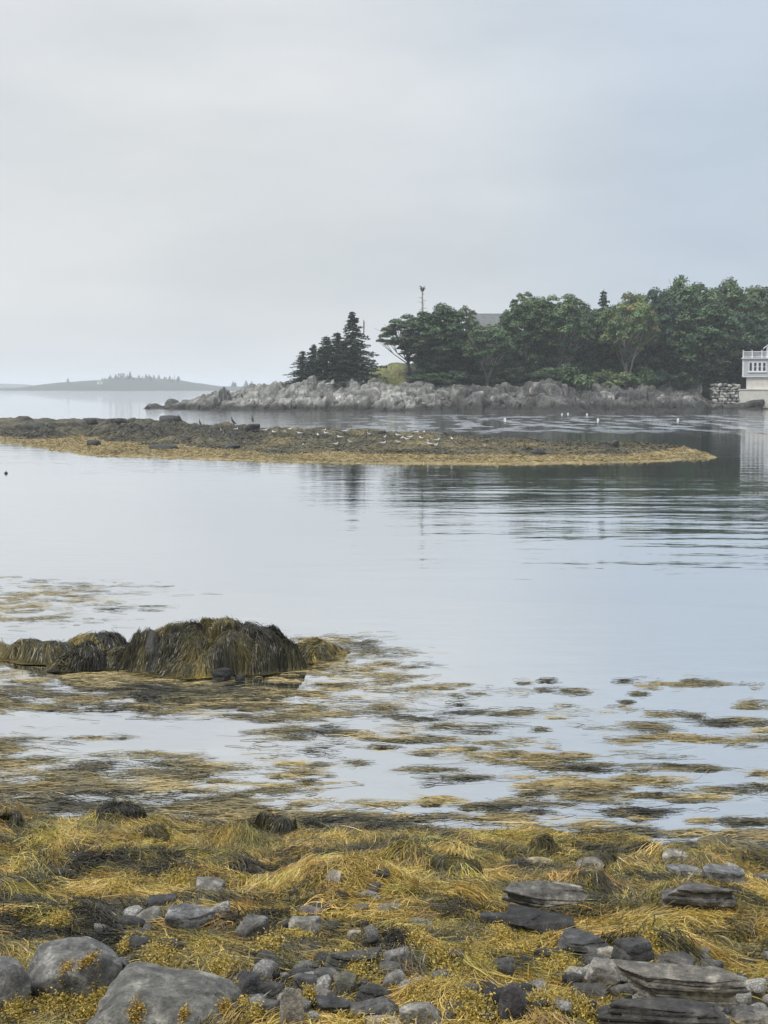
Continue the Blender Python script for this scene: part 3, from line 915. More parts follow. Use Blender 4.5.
weedy_rock('weedy_rock', 'big humped rock in the water cloaked in hanging dark and olive weed',
           [(205, 675, 98, 46, .7), (250, 672, 52, 55, .9), (205, 672, 66, 57, .8), (168, 672, 60, 53, .8), (282, 671, 26, 38, .9), (130, 671, 42, 36, .8), (104, 670, 32, 27, .8), (186, 679, 36, 26, .7), (230, 676, 30, 40, .8)], .24, 60000, 401, Lr=(.06, .34), wid=(.003, .0065))
weedy_rock('weedy_rock', 'low black rock at the left foot of the big weedy hump', [(88, 671, 22, 30, .9), (68, 672, 26, 18, .9)], .17, 5000, 402, Lr=(.2, .4))
weedy_rock('weedy_rock', 'low olive weed hump left of the big one, near the picture edge', [(48, 664, 34, 26, .9), (20, 660, 28, 22, .9), (-14, 656, 22, 20, 1)], .33, 11000, 403)
weedy_rock('weedy_rock', 'small rounded weed hump behind the low black rock', [(92, 650, 30, 13, .9)], .34, 4000, 404, Lr=(.2, .4))
weedy_rock('weedy_rock', 'flattish weed heap sloping into the water right of the big hump', [(312, 662, 26, 24, 1.2), (332, 655, 16, 12, 1.2)], .30, 6500, 405, Lr=(.2, .45))
for i, (px, pb, wp, lab) in enumerate([(222, 680, 22, 'small black rock in the water at the foot of the big weedy hump'), (240, 681, 14, 'tiny black rock right of another at the foot of the big weedy hump'), (150, 672, 16, 'small black rock showing under the left skirt of the big weedy hump')]):
    x, y = [float(v) for v in on_plane(px, pb, 0)]; k = y / F
    o = link('rock', rock_mesh('rock', 470 + i, (wp * k, wp * k * .8, wp * k * .75), 4, 11, 11, .1, 2)); o.location = (x, y, -.04); o.rotation_euler = (0, 0, i * 2.0); o.color = (.022, .022, .02, 1)
    tag(o, lab, 'rock')
E = dict(zb=None, wid=(.0016, .0042), Lr=(.10, .42))
weedy_rock('weedy_rock', 'dark mop-like weedy rock at the left edge by the waterline', [(6, 833, 17.6, 14.04, 1)], 0.22, 3600, 411, **E)
weedy_rock('weedy_rock', 'flat black weedy rock at the waterline, left of centre', [(116, 822, 30.8, 8.58, 0.8)], 0.17, 4400, 412, **E)
weedy_rock('weedy_rock', 'brown shaggy weed mop left of centre below the flat black rock', [(145, 843, 22, 10.14, 0.9)], 0.32, 4800, 413, **E)
weedy_rock('weedy_rock', 'dark peaked weedy rock at the waterline in the middle', [(275, 835, 22, 13.26, 0.9)], 0.21, 4400, 414, **E)
weedy_rock('weedy_rock', 'small dark weedy rock right of the dark peaked one', [(313, 833, 15.4, 7.02, 0.9)], 0.22, 2400, 415, **E)
weedy_rock('weedy_rock', 'dark mop of hair-like weed on a rock right of the middle', [(458, 876, 26.4, 14.04, 0.9)], 0.25, 6000, 416, **E)
weedy_rock('weedy_rock', 'black weedy lump at the waterline in the right half', [(602, 868, 19.8, 10.92, 0.9)], 0.20, 3600, 417, **E)
weedy_rock('weedy_rock', 'low dark olive weed ridge at the waterline right of the middle', [(560, 856, 28.6, 10.14, 0.8), (540, 860, 19.8, 7.02, 0.8)], 0.33, 6000, 418, **E)
weedy_rock('weedy_rock', 'tiny black weed lump touching water left of the pale flat-topped rock', [(640, 856, 17.6, 7.8, 0.8)], 0.21, 2800, 419, **E)

# ------------------------------------------------------------------ weed afloat
EL = [(50, 590, 80, 7, 1), (30, 602, 75, 7, 1), (140, 609, 45, 3, .8), (20, 617, 60, 7, .9), (45, 583, 20, 3, .7), (75, 622, 45, 4, .6), (10, 578, 20, 2, .6),
      (330, 648, 44, 14, 1), (380, 655, 38, 5, .8), (350, 668, 60, 9, .8), (360, 640, 18, 4, .6), (-60, 600, 60, 20, .8), (-80, 680, 80, 40, .8),
      (200, 698, 130, 18, 1), (320, 698, 90, 17, 1), (60, 690, 80, 12, .85), (30, 705, 60, 7, .7), (410, 690, 40, 9, .6), (250, 715, 70, 7, .9), (390, 712, 60, 9, .8), (120, 678, 70, 8, .8),
      (60, 765, 130, 9, .95), (180, 770, 60, 6, .9), (90, 783, 130, 9, .85), (60, 800, 130, 10, 1), (150, 756, 60, 3, .5), (20, 745, 50, 7, .8), (300, 733, 60, 7, .7), (380, 738, 50, 6, .7),
      (160, 808, 120, 8, .75), (240, 795, 60, 7, .75), (280, 785, 50, 4, .6), (250, 772, 40, 3, .5), (-60, 780, 90, 40, .8), (220, 818, 90, 7, .8),
      (320, 752, 22, 3, .6), (270, 748, 24, 3, .7), (289, 765, 22, 3, .7), (300, 773, 22, 3, .6), (100, 738, 30, 2, .3),
      (409, 664, 30, 3, .9), (399, 676, 25, 4, .9), (456, 686, 24, 3, .9), (491, 692, 22, 3, .9), (571, 692, 18, 3, .9), (409, 700, 28, 4, .9), (632, 680, 17, 2.5, 1), (672, 684, 28, 3, .9), (640, 694, 9, 2, .8),
      (519, 712, 35, 4, .9), (581, 712, 28, 4, .9), (469, 713, 30, 3, .8), (480, 728, 42, 5, 1), (399, 728, 28, 5, .9), (629, 727, 48, 4, .9), (534, 743, 24, 5, 1), (524, 759, 48, 6, 1), (464, 780, 33, 5, 1),
      (574, 785, 56, 5, 1), (579, 768, 52, 3.5, .9), (694, 767, 38, 3, .9), (659, 756, 38, 3, .9), (729, 722, 38, 4, .9), (724, 740, 56, 5, .9), (661, 740, 44, 5, .8), (734, 790, 60, 3, .9), (609, 797, 46, 5, .9),
      (754, 705, 15, 4, .8), (664, 714, 24, 2.5, .8), (440, 750, 30, 3, .6), (430, 740, 26, 3, .6), (540, 690, 20, 2, .6), (540, 775, 40, 3, .7), (430, 770, 30, 3, .5),
      (555, 784, 38, 5, 1), (532, 802, 34, 4, .9), (656, 812, 40, 5, .9), (502, 823, 42, 7, .9), (739, 821, 22, 4, .9), (630, 832, 30, 5, 1), (592, 827, 40, 5, .8), (547, 836, 42, 7, .9), (712, 849, 64, 7, .9),
      (690, 833, 20, 4, .7), (619, 849, 34, 6, .9), (322, 803, 26, 3, .8), (382, 803, 24, 3, .9), (346, 818, 54, 6, .9), (306, 815, 30, 5, .8), (436, 818, 18, 4, .8), (489, 806, 25, 3, .7), (440, 800, 22, 3, .7),
      (396, 832, 64, 7, .9), (330, 832, 50, 6, .7), (760, 835, 40, 5, .8), (680, 800, 30, 3, .5), (820, 780, 60, 20, .6), (840, 735, 60, 15, .6), (470, 840, 50, 6, .7), (650, 780, 40, 3, .5)]
_e = random.Random(77)
for _ in range(150):
    ex = _e.uniform(250, 830); ey = _e.uniform(676, 858)
    if ey < 735 and ex < 340: continue
    EL.append((ex, ey, _e.uniform(7, 26) * (.6 + .4 * (ey - 660) / 200), _e.uniform(1.2, 3.2), _e.uniform(.4, .9)))
for _ in range(60):
    EL.append((_e.uniform(-60, 330), _e.choice((_e.uniform(680, 712), _e.uniform(755, 822))), _e.uniform(8, 30), _e.uniform(1.5, 4), _e.uniform(.5, .9)))
rf = np.random.default_rng(33)
sx = []; sy = []; su = []; sl = []
for i, (ex, ey, ra, rb, dn) in enumerate(EL):
    n = int(dn * (110 + ra * rb * 1.6))
    a = rf.uniform(0, 2 * PI, n); q = np.sqrt(rf.random(n)) * np.where(rf.random(n) < .2, rf.uniform(1, 1.9, n), 1.0) * (1 + .35 * np.sin(3 * a + i) * np.sin(5 * a + 2 * i))
    px = ex + np.cos(a) * q * ra; py = ey + np.sin(a) * q * rb + .8 * rf.normal(size=n)
    x, y = on_plane(px, py, 0)
    keepn = (.6 * vnoise(x * 2.3, y * 3.0, 140) + .65 * vnoise(x * 6, y * 7, 141) > .65) | (rf.random(n) < .10)
    bias = .49 + .24 * math.sin(i * 2.3) + (.08 if ex < 420 else -.02)
    uu = bias + .50 * fbm(x * 1.6, y * 2.8, 4, 150)
    sx.append(x[keepn]); sy.append(y[keepn]); su.append(uu[keepn]); sl.append(np.full(keepn.sum(), min(1.0, .35 + ra / 60)))
sx, sy, su, sl = map(np.concatenate, (sx, sy, su, sl))
n = len(sx); K = 6
print('afloat', n)
ang = rf.normal(size=n) * .30 + .25 * (vnoise(sx * .6, sy * .6, 9) - .5) + np.where(rf.random(n) < .5, PI, 0)
L = rf.uniform(.12, .38, n) * sl * np.where(rf.random(n) < .3, .35, 1)
P = np.zeros((n, K, 3)); t = np.linspace(0, 1, K)
wob = rf.normal(size=n) * .22
bul = .003 + .030 * np.clip(vnoise(sx * 4.5, sy * 9, 160) - .35, 0, 1) * rf.random(n)
for k in range(K):
    aa = ang + wob * t[k]
    P[:, k, 0] = sx + np.cos(aa) * L * (t[k] - .5); P[:, k, 1] = sy + np.sin(aa) * L * (t[k] - .5)
    P[:, k, 2] = .004 + bul * np.sin(PI * t[k])
W = rf.uniform(.003, .0075, n)[:, None] * (.7 + .5 * np.sin(t * PI))[None, :]
C = tone(su[:, None] + rf.normal(size=(n, 1)) * .14 + .10 * (t[None, :] - .5)) * rf.uniform(.7, 1.15, (n, 1, 1))
lum = C.mean(-1, keepdims=True); C = C * .68 + .32 * lum * np.array((1.1, 1.02, .88))
tag(ribbons('floating_seaweed', P, W, C, M_weed, rf, flat=.35), 'flat golden and dark seaweed mats afloat in the shallow cove', 'seaweed', kind='stuff')


# ------------------------------------------------------------------ the tidal ledge across the cove
def interp(x, xs, ys): return np.interp(x, xs, ys)


# front edge, crest line and back edge given along x (metres)
def bar_front(x):
    pts = [(-200, 440), (-60, 440), (0, 441), (30, 445), (60, 450), (100, 455), (180, 458), (230, 460), (300, 462), (400, 463), (500, 464), (600, 463), (660, 461), (700, 458.5), (722, 457)]
    q = [on_plane(px, py, 0) for px, py in pts]
    return np.interp(x, [float(a) for a, b in q], [float(b) for a, b in q])


BX1 = float(on_plane(722, 457, 0)[0])


def ledge_h(x, y):
    x = np.asarray(x, float)
    f = bar_front(x) + 1.3 * fbm(x * .25, y * .25, 3, 200) * smooth(BX1 + 1, BX1 - 6, x)
    px = 384 + x / 88 * F
    crest = interp(px, [-300, 0, 60, 90, 150, 200, 245, 300, 360, 400, 450, 500, 550, 600, 640, 690, 725], [.75, .62, .76, .86, .86, .8, .68, .60, .55, .50, .42, .30, .22, .14, .08, .04, .02])
    wid = interp(px, [-300, 60, 300, 500, 620, 725], [24, 24, 23, 18, 12, 2.2])
    v = (y - f) / wid
    # apron of golden weed in front, then the rocks
    ap = interp(px, [-300, 40, 60, 160, 300, 500, 640, 725], [.05, .12, .42, .36, .22, .2, .32, .8])
    rise = smooth(ap, ap + .40, v)
    back = 1 - smooth(1.05, 1.75, v)
    rough = .42 * blocks(x * .55, y * .42, 210, .8) + .20 * fbm(x * .9, y * .9, 3, 220) + .24 * blocks(x * 1.25, y * .9, 230)
    z = .05 + .06 * smooth(0, ap + .05, v) + rise * crest * (.92 + .9 * rough * smooth(.08, .5, crest))
    z = z * back - .5 * (1 - back)
    z = np.where(v < 0, .05 + v * 2.5, z)
    z = z + .03 * fbm(x * 2.2, y * 1.2, 2, 240) * smooth(-.05, .05, v)
    z = np.where(x > BX1 - .4, z - .4 * np.clip(x - (BX1 - .4), 0, 9), z)
    return np.maximum(z, -1.0)


def apron(x, y):
    px = 384 + x / 88 * F
    wid = interp(px, [-300, 60, 300, 500, 620, 725], [24, 24, 23, 18, 12, 2.2])
    ap = interp(px, [-300, 40, 60, 160, 300, 500, 600, 650, 725], [.05, .12, .46, .40, .22, .22, .34, .8, 2])
    v = (y - bar_front(x)) / wid + .10 * fbm(x * .4, y * .4, 3, 281)
    return 1 - smooth(ap, ap + .06, v)


LH = HMap(ledge_h, -44, BX1 + 2, 58, 120, .16)
LX, LY = LH.X, LH.Y
pxs = 384 + LX / LY * F
fr = bar_front(LX)
apm = apron(LX, LY)
spot = vnoise(LX * .5, LY * .45, 255)
uu = .26 + .30 * fbm(LX * .55, LY * .5, 4, 260) + .10 * smooth(150, 420, pxs) + .10 * smooth(.6, .75, spot) - .10 * (1 - smooth(60, 300, pxs)) * smooth(.35, .9, LH.Z)
uu = np.where(apm > .5, .64 + .14 * fbm(LX * .7, LY * 1.2, 3, 270), uu)
cols = tone(uu) * .9
lum = cols.mean(-1, keepdims=True); cols = cols * .62 + .38 * lum * np.array((1.12, 1.02, .86))
gy_, gx_ = np.gradient(LH.Z, LH.res)
steep = smooth(.5, 1.1, np.hypot(gx_, gy_))
rockc = np.array((.06, .06, .058))
cols = cols * (1 - .75 * steep[..., None]) + rockc * .75 * steep[..., None]
m, nt, bs = new_mat('weedy_ledge')
a = N(nt, 'ShaderNodeAttribute', attribute_name='Col')
geo = N(nt, 'ShaderNodeNewGeometry')
nn = noise(nt, geo.outputs['Position'], 3.2, 6, .7)
nt.links.new(mix(nt, a.outputs['Color'], ramp(nt, nn, [(.3, g3(.5)), (.7, g3(1.6))]), 1.0, 'MULTIPLY'), bs.inputs['Base Color'])
bs.inputs['Roughness'].default_value = .7
bump(nt, nn, .9, .12, bs)
tag(mesh_np('ledge', np.stack([LX, LY, LH.Z], -1), grid_faces(len(LH.xs), len(LH.ys)), m, cols), kind='structure')

rl = np.random.default_rng(44)
n = 520000
x = rl.uniform(-32, BX1, n); y = rl.uniform(61, 100, n)
z = LH(x, y)
ok = (z > .03) & (np.abs(x) < y * .29 + 2)
x, y, z = x[ok][:85000], y[ok][:85000], z[ok][:85000]
P = drape(LH, x, y, rl.uniform(0, 2 * PI, len(x)), rl.uniform(.12, .40, len(x)), 5, rl, 2.0, .9, .02, .05)
t = np.linspace(0, 1, 5)[None, :]
W = rl.uniform(.014, .036, len(x))[:, None] * (.7 + .5 * np.sin(t * PI))
px_ = 384 + x / y * F
u = .25 + .36 * fbm(x * .55, y * .5, 4, 260) + .10 * smooth(150, 420, px_) - .12 * (1 - smooth(60, 300, px_)) * smooth(.35, .9, z) + rl.normal(size=len(x)) * .06
u = np.where(apron(x, y) > .5, u * .3 + .62, u)
C = tone(u[:, None] + .12 * (t - .5)) * rl.uniform(.6, 1.35, (len(x), 1, 1))
lum = C.mean(-1, keepdims=True); C = C * .62 + .38 * lum * np.array((1.12, 1.02, .86))
tag(ribbons('ledge_seaweed', P, W, C, M_weed, rl), 'olive and tan seaweed covering the long tidal ledge', 'seaweed', kind='stuff')

# dark stones that stand out on the ledge
stone = [rock_mesh('ledge_rock', 500 + i, (1, .8, .62), 3, 10, 12, .09, 2 if i % 2 else 0) for i in range(5)]


def ledge_hit(px, py):
    x, y, z = LH.hit(px, py)
    return x, y, z


for i, (px, py, wpx, hf, lab) in enumerate([
        (94, 446, 16, .6, 'dark hump of rock alone on the tan apron of the ledge'),
        (252, 431, 24, .5, 'rounded dark rock on the crest of the ledge with a bird perched on it'),
        (90, 424, 20, .5, 'black crest rock left of the perched cormorants'),
        (120, 423, 16, .5, 'black crest rock just behind the leftmost block of the ledge'),
        (38, 428, 22, .45, 'low black rock on the ledge crest nearest the left edge'),
        (170, 421, 26, .4, 'flat dark rock beneath the perched cormorants'),
        (232, 449, 26, .35, 'dark rock at the front of the ledge below the rounded crest rock'),
        (164, 449, 36, .3, 'long low dark rock at the edge of the tan apron'),
        (505, 436, 14, .5, 'small black rock on the back rim of the ledge'),
        (450, 436, 18, .5, 'squat black rock behind the resting gulls'),
        (382, 434, 9, .6, 'tiny black rock on the back rim of the ledge'),
        (614, 447, 14, .7, 'dark lump at the thin right end of the ledge'),
        (603, 445, 10, .6, 'smaller dark lump beside the one at the right end of the ledge'),
        (538, 455, 22, .5, 'brown weedy rock low in the right half of the ledge'),
        (228, 456, 8, .5, 'tiny dark stone at the water in front of the ledge')]):
    x, y, z = ledge_hit(px, py)
    s = wpx * y / F
    o = link('ledge_rock', stone[i % 5]); o.location = (x, y, z - .12 * s); o.scale = (s * .85, s * .8, s * hf / .62 * .85); o.rotation_euler = (0, 0, i * 1.3)
    o.color = (.045, .045, .042, 1)
    tag(o, lab, 'rock')

# ------------------------------------------------------------------ birds
M_white = mat_simple('white_plumage', (.75, .75, .73), .7)
M_black = mat_simple('black_plumage', (.012, .012, .014), .6)
M_greyw = mat_simple('grey_plumage', (.42, .44, .46), .7)
M_bill = mat_simple('bill', (.5, .35, .06), .5)


def bird_parts(kind):
    """one smooth body lofted from tail to bill tip; length about 1 for a gull"""
    if kind == 'gull':
        sp_ = [(-.62, .30, .012), (-.45, .29, .055), (-.2, .25, .13), (.05, .235, .155), (.22, .27, .13), (.30, .36, .085), (.345, .44, .075), (.40, .475, .07), (.455, .468, .04), (.475, .465, .018)]
    else:
        sp_ = [(-.62, -.02, .02), (-.45, .08, .05), (-.22, .22, .125), (-.02, .40, .15), (.10, .56, .12), (.16, .70, .075), (.17, .84, .055), (.20, .94, .055), (.27, .985, .045), (.33, .985, .022), (.37, .98, .012)]
    pts = [(a, 0, b) for a, b, c in sp_]; rad = [c for a, b, c in sp_]
    b = MB(); b.tube(pts, rad, 9)
    body = b.build('body', M_white if kind == 'gull' else M_black, smooth_sh=True, link_it=False)
    parts = [('body', body)]
    for sgn in (-1, 1):
        b = MB()
        if kind == 'gull': b.tube([(.16, .12 * sgn, .29), (-.1, .135 * sgn, .30), (-.45, .06 * sgn, .30), (-.68, .03 * sgn, .29)], [.05, .06, .04, .012], 6)
        else: b.tube([(.08, .12 * sgn, .54), (-.1, .13 * sgn, .36), (-.36, .07 * sgn, .12), (-.46, .04 * sgn, .02)], [.05, .06, .04, .012], 6)
        parts.append(('wing', b.build('wing', M_greyw if kind == 'gull' else M_black, smooth_sh=True, link_it=False)))
        b = MB(); z0 = .14 if kind == 'gull' else .22
        b.tube([(.0, .05 * sgn, z0), (.01, .055 * sgn, 0), (.09, .06 * sgn, -.005)], [.018, .014, .012], 5)
        parts.append(('leg', b.build('leg', M_bill if kind == 'gull' else M_black, link_it=False)))
    b = MB()
    if kind == 'gull': b.tube([(.46, 0, .467), (.53, 0, .462), (.55, 0, .45)], [.026, .018, .006], 6)
    else: b.tube([(.345, 0, .985), (.43, 0, .985), (.455, 0, .965)], [.018, .013, .005], 6)
    parts.append(('bill', b.build('bill', M_bill, link_it=False)))
    return parts


GULL = bird_parts('gull'); CORM = bird_parts('cormorant')


def bird(kind, loc, size, rz, label, group=None, drop_legs=False):
    r = empty(kind, loc, rz); r.scale = (size,) * 3
    tag(r, label, 'bird', group)
    for nm, me in (GULL if kind == 'gull' else CORM):
        if drop_legs and nm == 'leg': continue
        link(nm, me, r)
    return r


for px, py, s, rz, lab in [(180, 419.5, .62, 2.7, 'black cormorant, leftmost of three perched on the ledge crest'),
                           (200, 420.5, .55, 2.2, 'small dark cormorant between two others on the ledge crest'),
                           (233, 421.5, .66, 2.9, 'dark hunched cormorant, rightmost of three on the ledge crest'),
                           (252.5, 426, .55, 1.9, 'dark bird upright on the rounded crest rock')]:
    dx, dy, dz = [float(v) for v in ray(px, py)]
    # stand it on the highest ground along that line of sight
    best = None
    for Yq in np.arange(78, 104, .2):
        x = dx / dy * Yq
        h = float(LH(x, Yq))
        e = (h - CAMZ) / Yq
        if best is None or e > best[0]: best = (e, x, Yq, h)
    _, x, Yq, h = best
    bird('cormorant', (x, Yq, h + (.30 if px == 252.5 else -.02)), s * .72, rz, lab)

gl = [(265, 431), (274, 433), (303, 446), (324, 431), (340, 438), (336, 445), (318, 436), (369, 435), (383, 444), (398, 436), (385, 438), (402, 439), (407, 440), (410, 438),
      (421, 439), (428, 442), (437, 441), (430, 445), (436, 446), (424, 433), (398, 443), (345, 432), (326, 434), (221, 431), (236, 430), (300, 434), (290, 430), (452, 440), (350, 443), (416, 433)]
for i, (px, py) in enumerate(gl):
    x, y, z = ledge_hit(px, py + 1.5)
    bird('gull', (x, y, z + .04), .34, (i * 2.39) % 6.28, 'white gull resting among the weed of the tidal ledge', 'gulls resting on the ledge')

# floats
M_buoyw = mat_simple('white_float', (.8, .8, .76), .4); M_buoyd = mat_simple('dark_float', (.015, .016, .02), .4)


def float_buoy(px, py, r, mat, label, group=None):
    x, y = on_plane(px, py, 0)
    root = empty('buoy', (float(x), float(y), 0)); tag(root, label, 'buoy', group)
    b = MB(); prof = [(-.5, .35), (-.2, .85), (.15, 1.0), (.55, .85), (.9, .42), (1.05, .2)]
    b.tube([(0, .001 * i, h * r) for i, (h, _) in enumerate(prof)], [q * r for _, q in prof], 12)
    b.build('hull', mat, root, True)
    b = MB(); b.tube([(0, 0, r), (.01, 0, r * 1.7)], [r * .16, r * .13], 6); b.build('stem', mat, root)
    return root


float_buoy(6, 473.5, .07, M_buoyd, 'small dark float alone on the calm water near the left edge')
for px, py, lab in [(562, 414.5, 'small white float, left of a close pair below the rocky point'), (568, 414, 'small white float, right of a close pair below the rocky point'),
                    (587, 414.6, 'small white float alone to the right of the close pair'), (505, 419.5, 'small white float left of the pair, nearer the ledge'),
                    (598, 420, 'small white float on the ruffled water, below the close pair'), (678, 420, 'small white float on ruffled water left of the stone seawall')]:
    float_buoy(px, py, .13, M_buoyw, lab)

# ------------------------------------------------------------------ the wooded point
_sh = [(120, 408.6), (146, 408.8), (200, 410), (300, 411), (400, 411.5), (560, 411), (650, 410), (740, 409.5), (900, 409)]
_q = [on_plane(a, b, 0) for a, b in _sh]
SX = np.array([float(a) for a, b in _q]); SY = np.array([float(b) for a, b in _q])


def shore_y(x): return np.interp(x, SX, SY)


def px_of(x): return 384 + x / shore_y(x) * F


def point_h(x, y):
    x = np.asarray(x, float)
    p = px_of(x)
    t = y - shore_y(x) - .8 * fbm(x * .2, y * .2, 3, 300)
    top = interp(p, [120, 143, 150, 158, 168, 180, 192, 205, 220, 245, 300, 340, 400, 470, 530, 560, 600, 690, 706, 717, 740, 800], [-.6, .1, .7, .3, .8, 1.0, 1.3, 1.9, 2.5, 3.4, 3.9, 3.9, 3.5, 3.2, 3.8, 3.9, 3.0, 3.0, 2.9, 1.2, .8, .8])
    dep = interp(p, [120, 150, 200, 250, 300, 700], [2.0, 3.0, 5, 6.5, 7, 7])
    rise = np.clip(t / dep, 0, 1)
    prof = .55 * smooth(0, 1, rise) + .45 * rise
    rk = 1.15 * blocks(x * .38 + .15 * fbm(x, y, 2, 310), y * .34, 320, 1.0) + .55 * blocks(x * .85, y * .7, 330, 1.0) + .2 * blocks(x * 1.45, y * 1.15, 335, .9) + .06 * fbm(x * 2, y * 2, 3, 340)
    z = top * prof + rk * smooth(.0, .30, rise) * (1 - .75 * smooth(9, 15, t)) * np.clip(top / 2.6, .3, 1) * .76
    inl = np.clip(t - 8, 0, None)
    slope = interp(p, [250, 300, 345, 400, 470, 700], [-.02, .0, .06, .12, .10, .07])
    z = z + slope * np.minimum(inl, 32) * smooth(0, 6, inl)
    # the seaward end is narrow: it falls back to the sea behind
    wide = interp(p, [120, 150, 220, 280, 320, 370], [5, 7, 13, 22, 40, 400])
    z = np.where(t > wide, z - (t - wide) * .45, z)
    z = np.where(t < 0, t * .6, z)
    z = np.where(x < SX[0] + 4, z - (SX[0] + 4 - x) * .6, z)
    return np.maximum(z, -2.4)


ux = np.concatenate([np.arange(-50, 78, .21), np.arange(78, 130, 1.5)])
tt = np.concatenate([np.arange(-3, 17, .2), np.arange(17, 90, 1.5)])
Xg = np.repeat(ux[None, :], len(tt), 0); Yg = shore_y(Xg) + tt[:, None]
Zg = point_h(Xg, Yg)
PH = HMap(point_h, -50, 130, 198, 350, .5)
grass = smooth(9.5, 13.5, tt[:, None] + 1.6 * fbm(Xg * .3, Yg * .3, 2, 350)) * smooth(300, 330, px_of(Xg))
dy_, dx_ = np.gradient(Zg); 
rockc = np.array((.205, .204, .188)) * (1 + .35 * fbm(Xg * .3, Yg * .3, 3, 360))[..., None]
light = smooth(.55, .75, vnoise(Xg * .42, Yg * .5 + Zg, 365))[..., None]
rockc = rockc * (1 + .7 * light)
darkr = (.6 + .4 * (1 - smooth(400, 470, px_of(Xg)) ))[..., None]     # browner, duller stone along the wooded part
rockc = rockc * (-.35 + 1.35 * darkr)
tide = (1 - smooth(.5, 1.15, Zg + .35 * fbm(Xg * .5, Yg * .5, 3, 370)))[..., None]
rockc = rockc * (1 - tide) + np.array((.028, .027, .022)) * tide
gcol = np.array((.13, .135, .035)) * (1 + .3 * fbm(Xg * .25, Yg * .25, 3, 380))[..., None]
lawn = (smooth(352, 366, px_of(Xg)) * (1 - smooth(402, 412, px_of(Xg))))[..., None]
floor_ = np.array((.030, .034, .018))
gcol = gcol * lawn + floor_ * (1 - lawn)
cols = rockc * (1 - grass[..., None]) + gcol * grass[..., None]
m, nt, bs = new_mat('point_ground')
a = N(nt, 'ShaderNodeAttribute', attribute_name='Col'); geo = N(nt, 'ShaderNodeNewGeometry')
nn = noise(nt, geo.outputs['Position'], 1.3, 8, .7); n2 = noise(nt, geo.outputs['Position'], .5, 4, .6)
c = mix(nt, a.outputs['Color'], ramp(nt, nn, [(.36, g3(.55)), (.5, g3(1)), (.64, g3(1.4))]), 1.0, 'MULTIPLY')
nt.links.new(c, bs.inputs['Base Color']); bs.inputs['Roughness'].default_value = .85
bump(nt, nn, .8, .3, bs)
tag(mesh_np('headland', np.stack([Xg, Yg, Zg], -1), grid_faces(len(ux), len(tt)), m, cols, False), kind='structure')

# boulders of its shore
crag = [rock_mesh('boulder', 600 + i, (1, random.uniform(.7, .95), random.uniform(.6, .8)), 3, 9, 16, .09, 0, M_crag) for i in range(7)]


def point_hit(px, py):
    return PH.hit(px, py)


def crag_at(px, py, wpx, hpx, col, label, group=None, seed=0):
    x, y, z = point_hit(px, py)
    r = random.Random(int(px * 31 + py * 7))
    me = crag[r.randrange(7)]
    w_ = wpx * y / F; h_ = hpx * y / F
    o = link('boulder', me)
    o.scale = (w_, w_ * .9, h_ * 1.25 / .7); o.location = (x, y + w_ * .3, z - .38 * h_)
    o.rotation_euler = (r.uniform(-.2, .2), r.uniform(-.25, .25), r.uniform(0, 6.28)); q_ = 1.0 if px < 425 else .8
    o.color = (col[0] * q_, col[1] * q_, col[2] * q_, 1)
    tag(o, label, 'boulder', group)


crag_at(150, 408.5, 12, 5, (.10, .10, .095), 'low dark islet rock off the tip of the point', seed=1)
crag_at(171, 407, 16, 10, (.13, .13, .12), 'dark blunt rock at the seaward tip of the point')
crag_at(408, 403, 11, 9, (.42, .42, .38), 'very pale round boulder at the foot of the lawn')
crag_at(395, 404, 12, 10, (.21, .215, .21), 'grey rounded boulder left of the very pale round one')
crag_at(417, 405, 11, 9, (.28, .27, .25), 'pale grey boulder right of the very pale round one')
crag_at(342, 400, 24, 13, (.36, .35, .33), 'broad pale boulder at the foot of the spruces')
crag_at(372, 401, 30, 18, (.25, .24, .22), 'largest craggy grey block below the lawn')
crag_at(478, 399, 14, 10, (.27, .26, .25), 'pale cracked boulder below the forked trunk')
crag_at(494, 402, 10, 8, (.26, .25, .24), 'small pale boulder right of the one below the forked trunk')
crag_at(567, 396, 11, 14, (.24, .22, .21), 'tall leaning brown slab on the shore under the bushes')
crag_at(580, 394, 11, 15, (.17, .16, .155), 'taller leaning dark slab right of the brown one under the bushes')
crag_at(552, 395, 20, 14, (.25, .235, .22), 'jutting grey crag left of the leaning slabs')
crag_at(536, 392, 16, 12, (.23, .22, .2), 'rough crag topped by shrubs, highest on the shore')
crag_at(662, 401, 14, 7, (.34, .33, .31), 'pale flat boulder midway between the leaning slabs and the seawall')
crag_at(690, 402, 14, 8, (.42, .41, .38), 'whitish boulder near the left end of the stone seawall')
crag_at(637, 398, 8, 10, (.2, .18, .17), 'small upright brown stone under the pale branched tree')
crag_at(698, 394, 11, 15, (.25, .24, .22), 'squared upright block of stone left of the seawall')
crag_at(606, 398, 16, 8, (.33, .32, .3), 'pale ledge block right of the leaning slabs')
crag_at(745, 408, 18, 6, (.075, .073, .068), 'low dark rock at the left foot of the boathouse')
crag_at(757, 407, 20, 8, (.085, .082, .075), 'dark weedy rock under the boathouse window')
crag_at(770, 406, 18, 9, (.08, .078, .07), 'dark rock cut by the right edge below the boathouse')
crag_at(733, 409, 20, 5, (.09, .085, .08), 'flat dark rock at the foot of the stone seawall')
crag_at(717, 408, 16, 6, (.12, .115, .108), 'brown grey rock at the left foot of the stone seawall')
rb = random.Random(9)
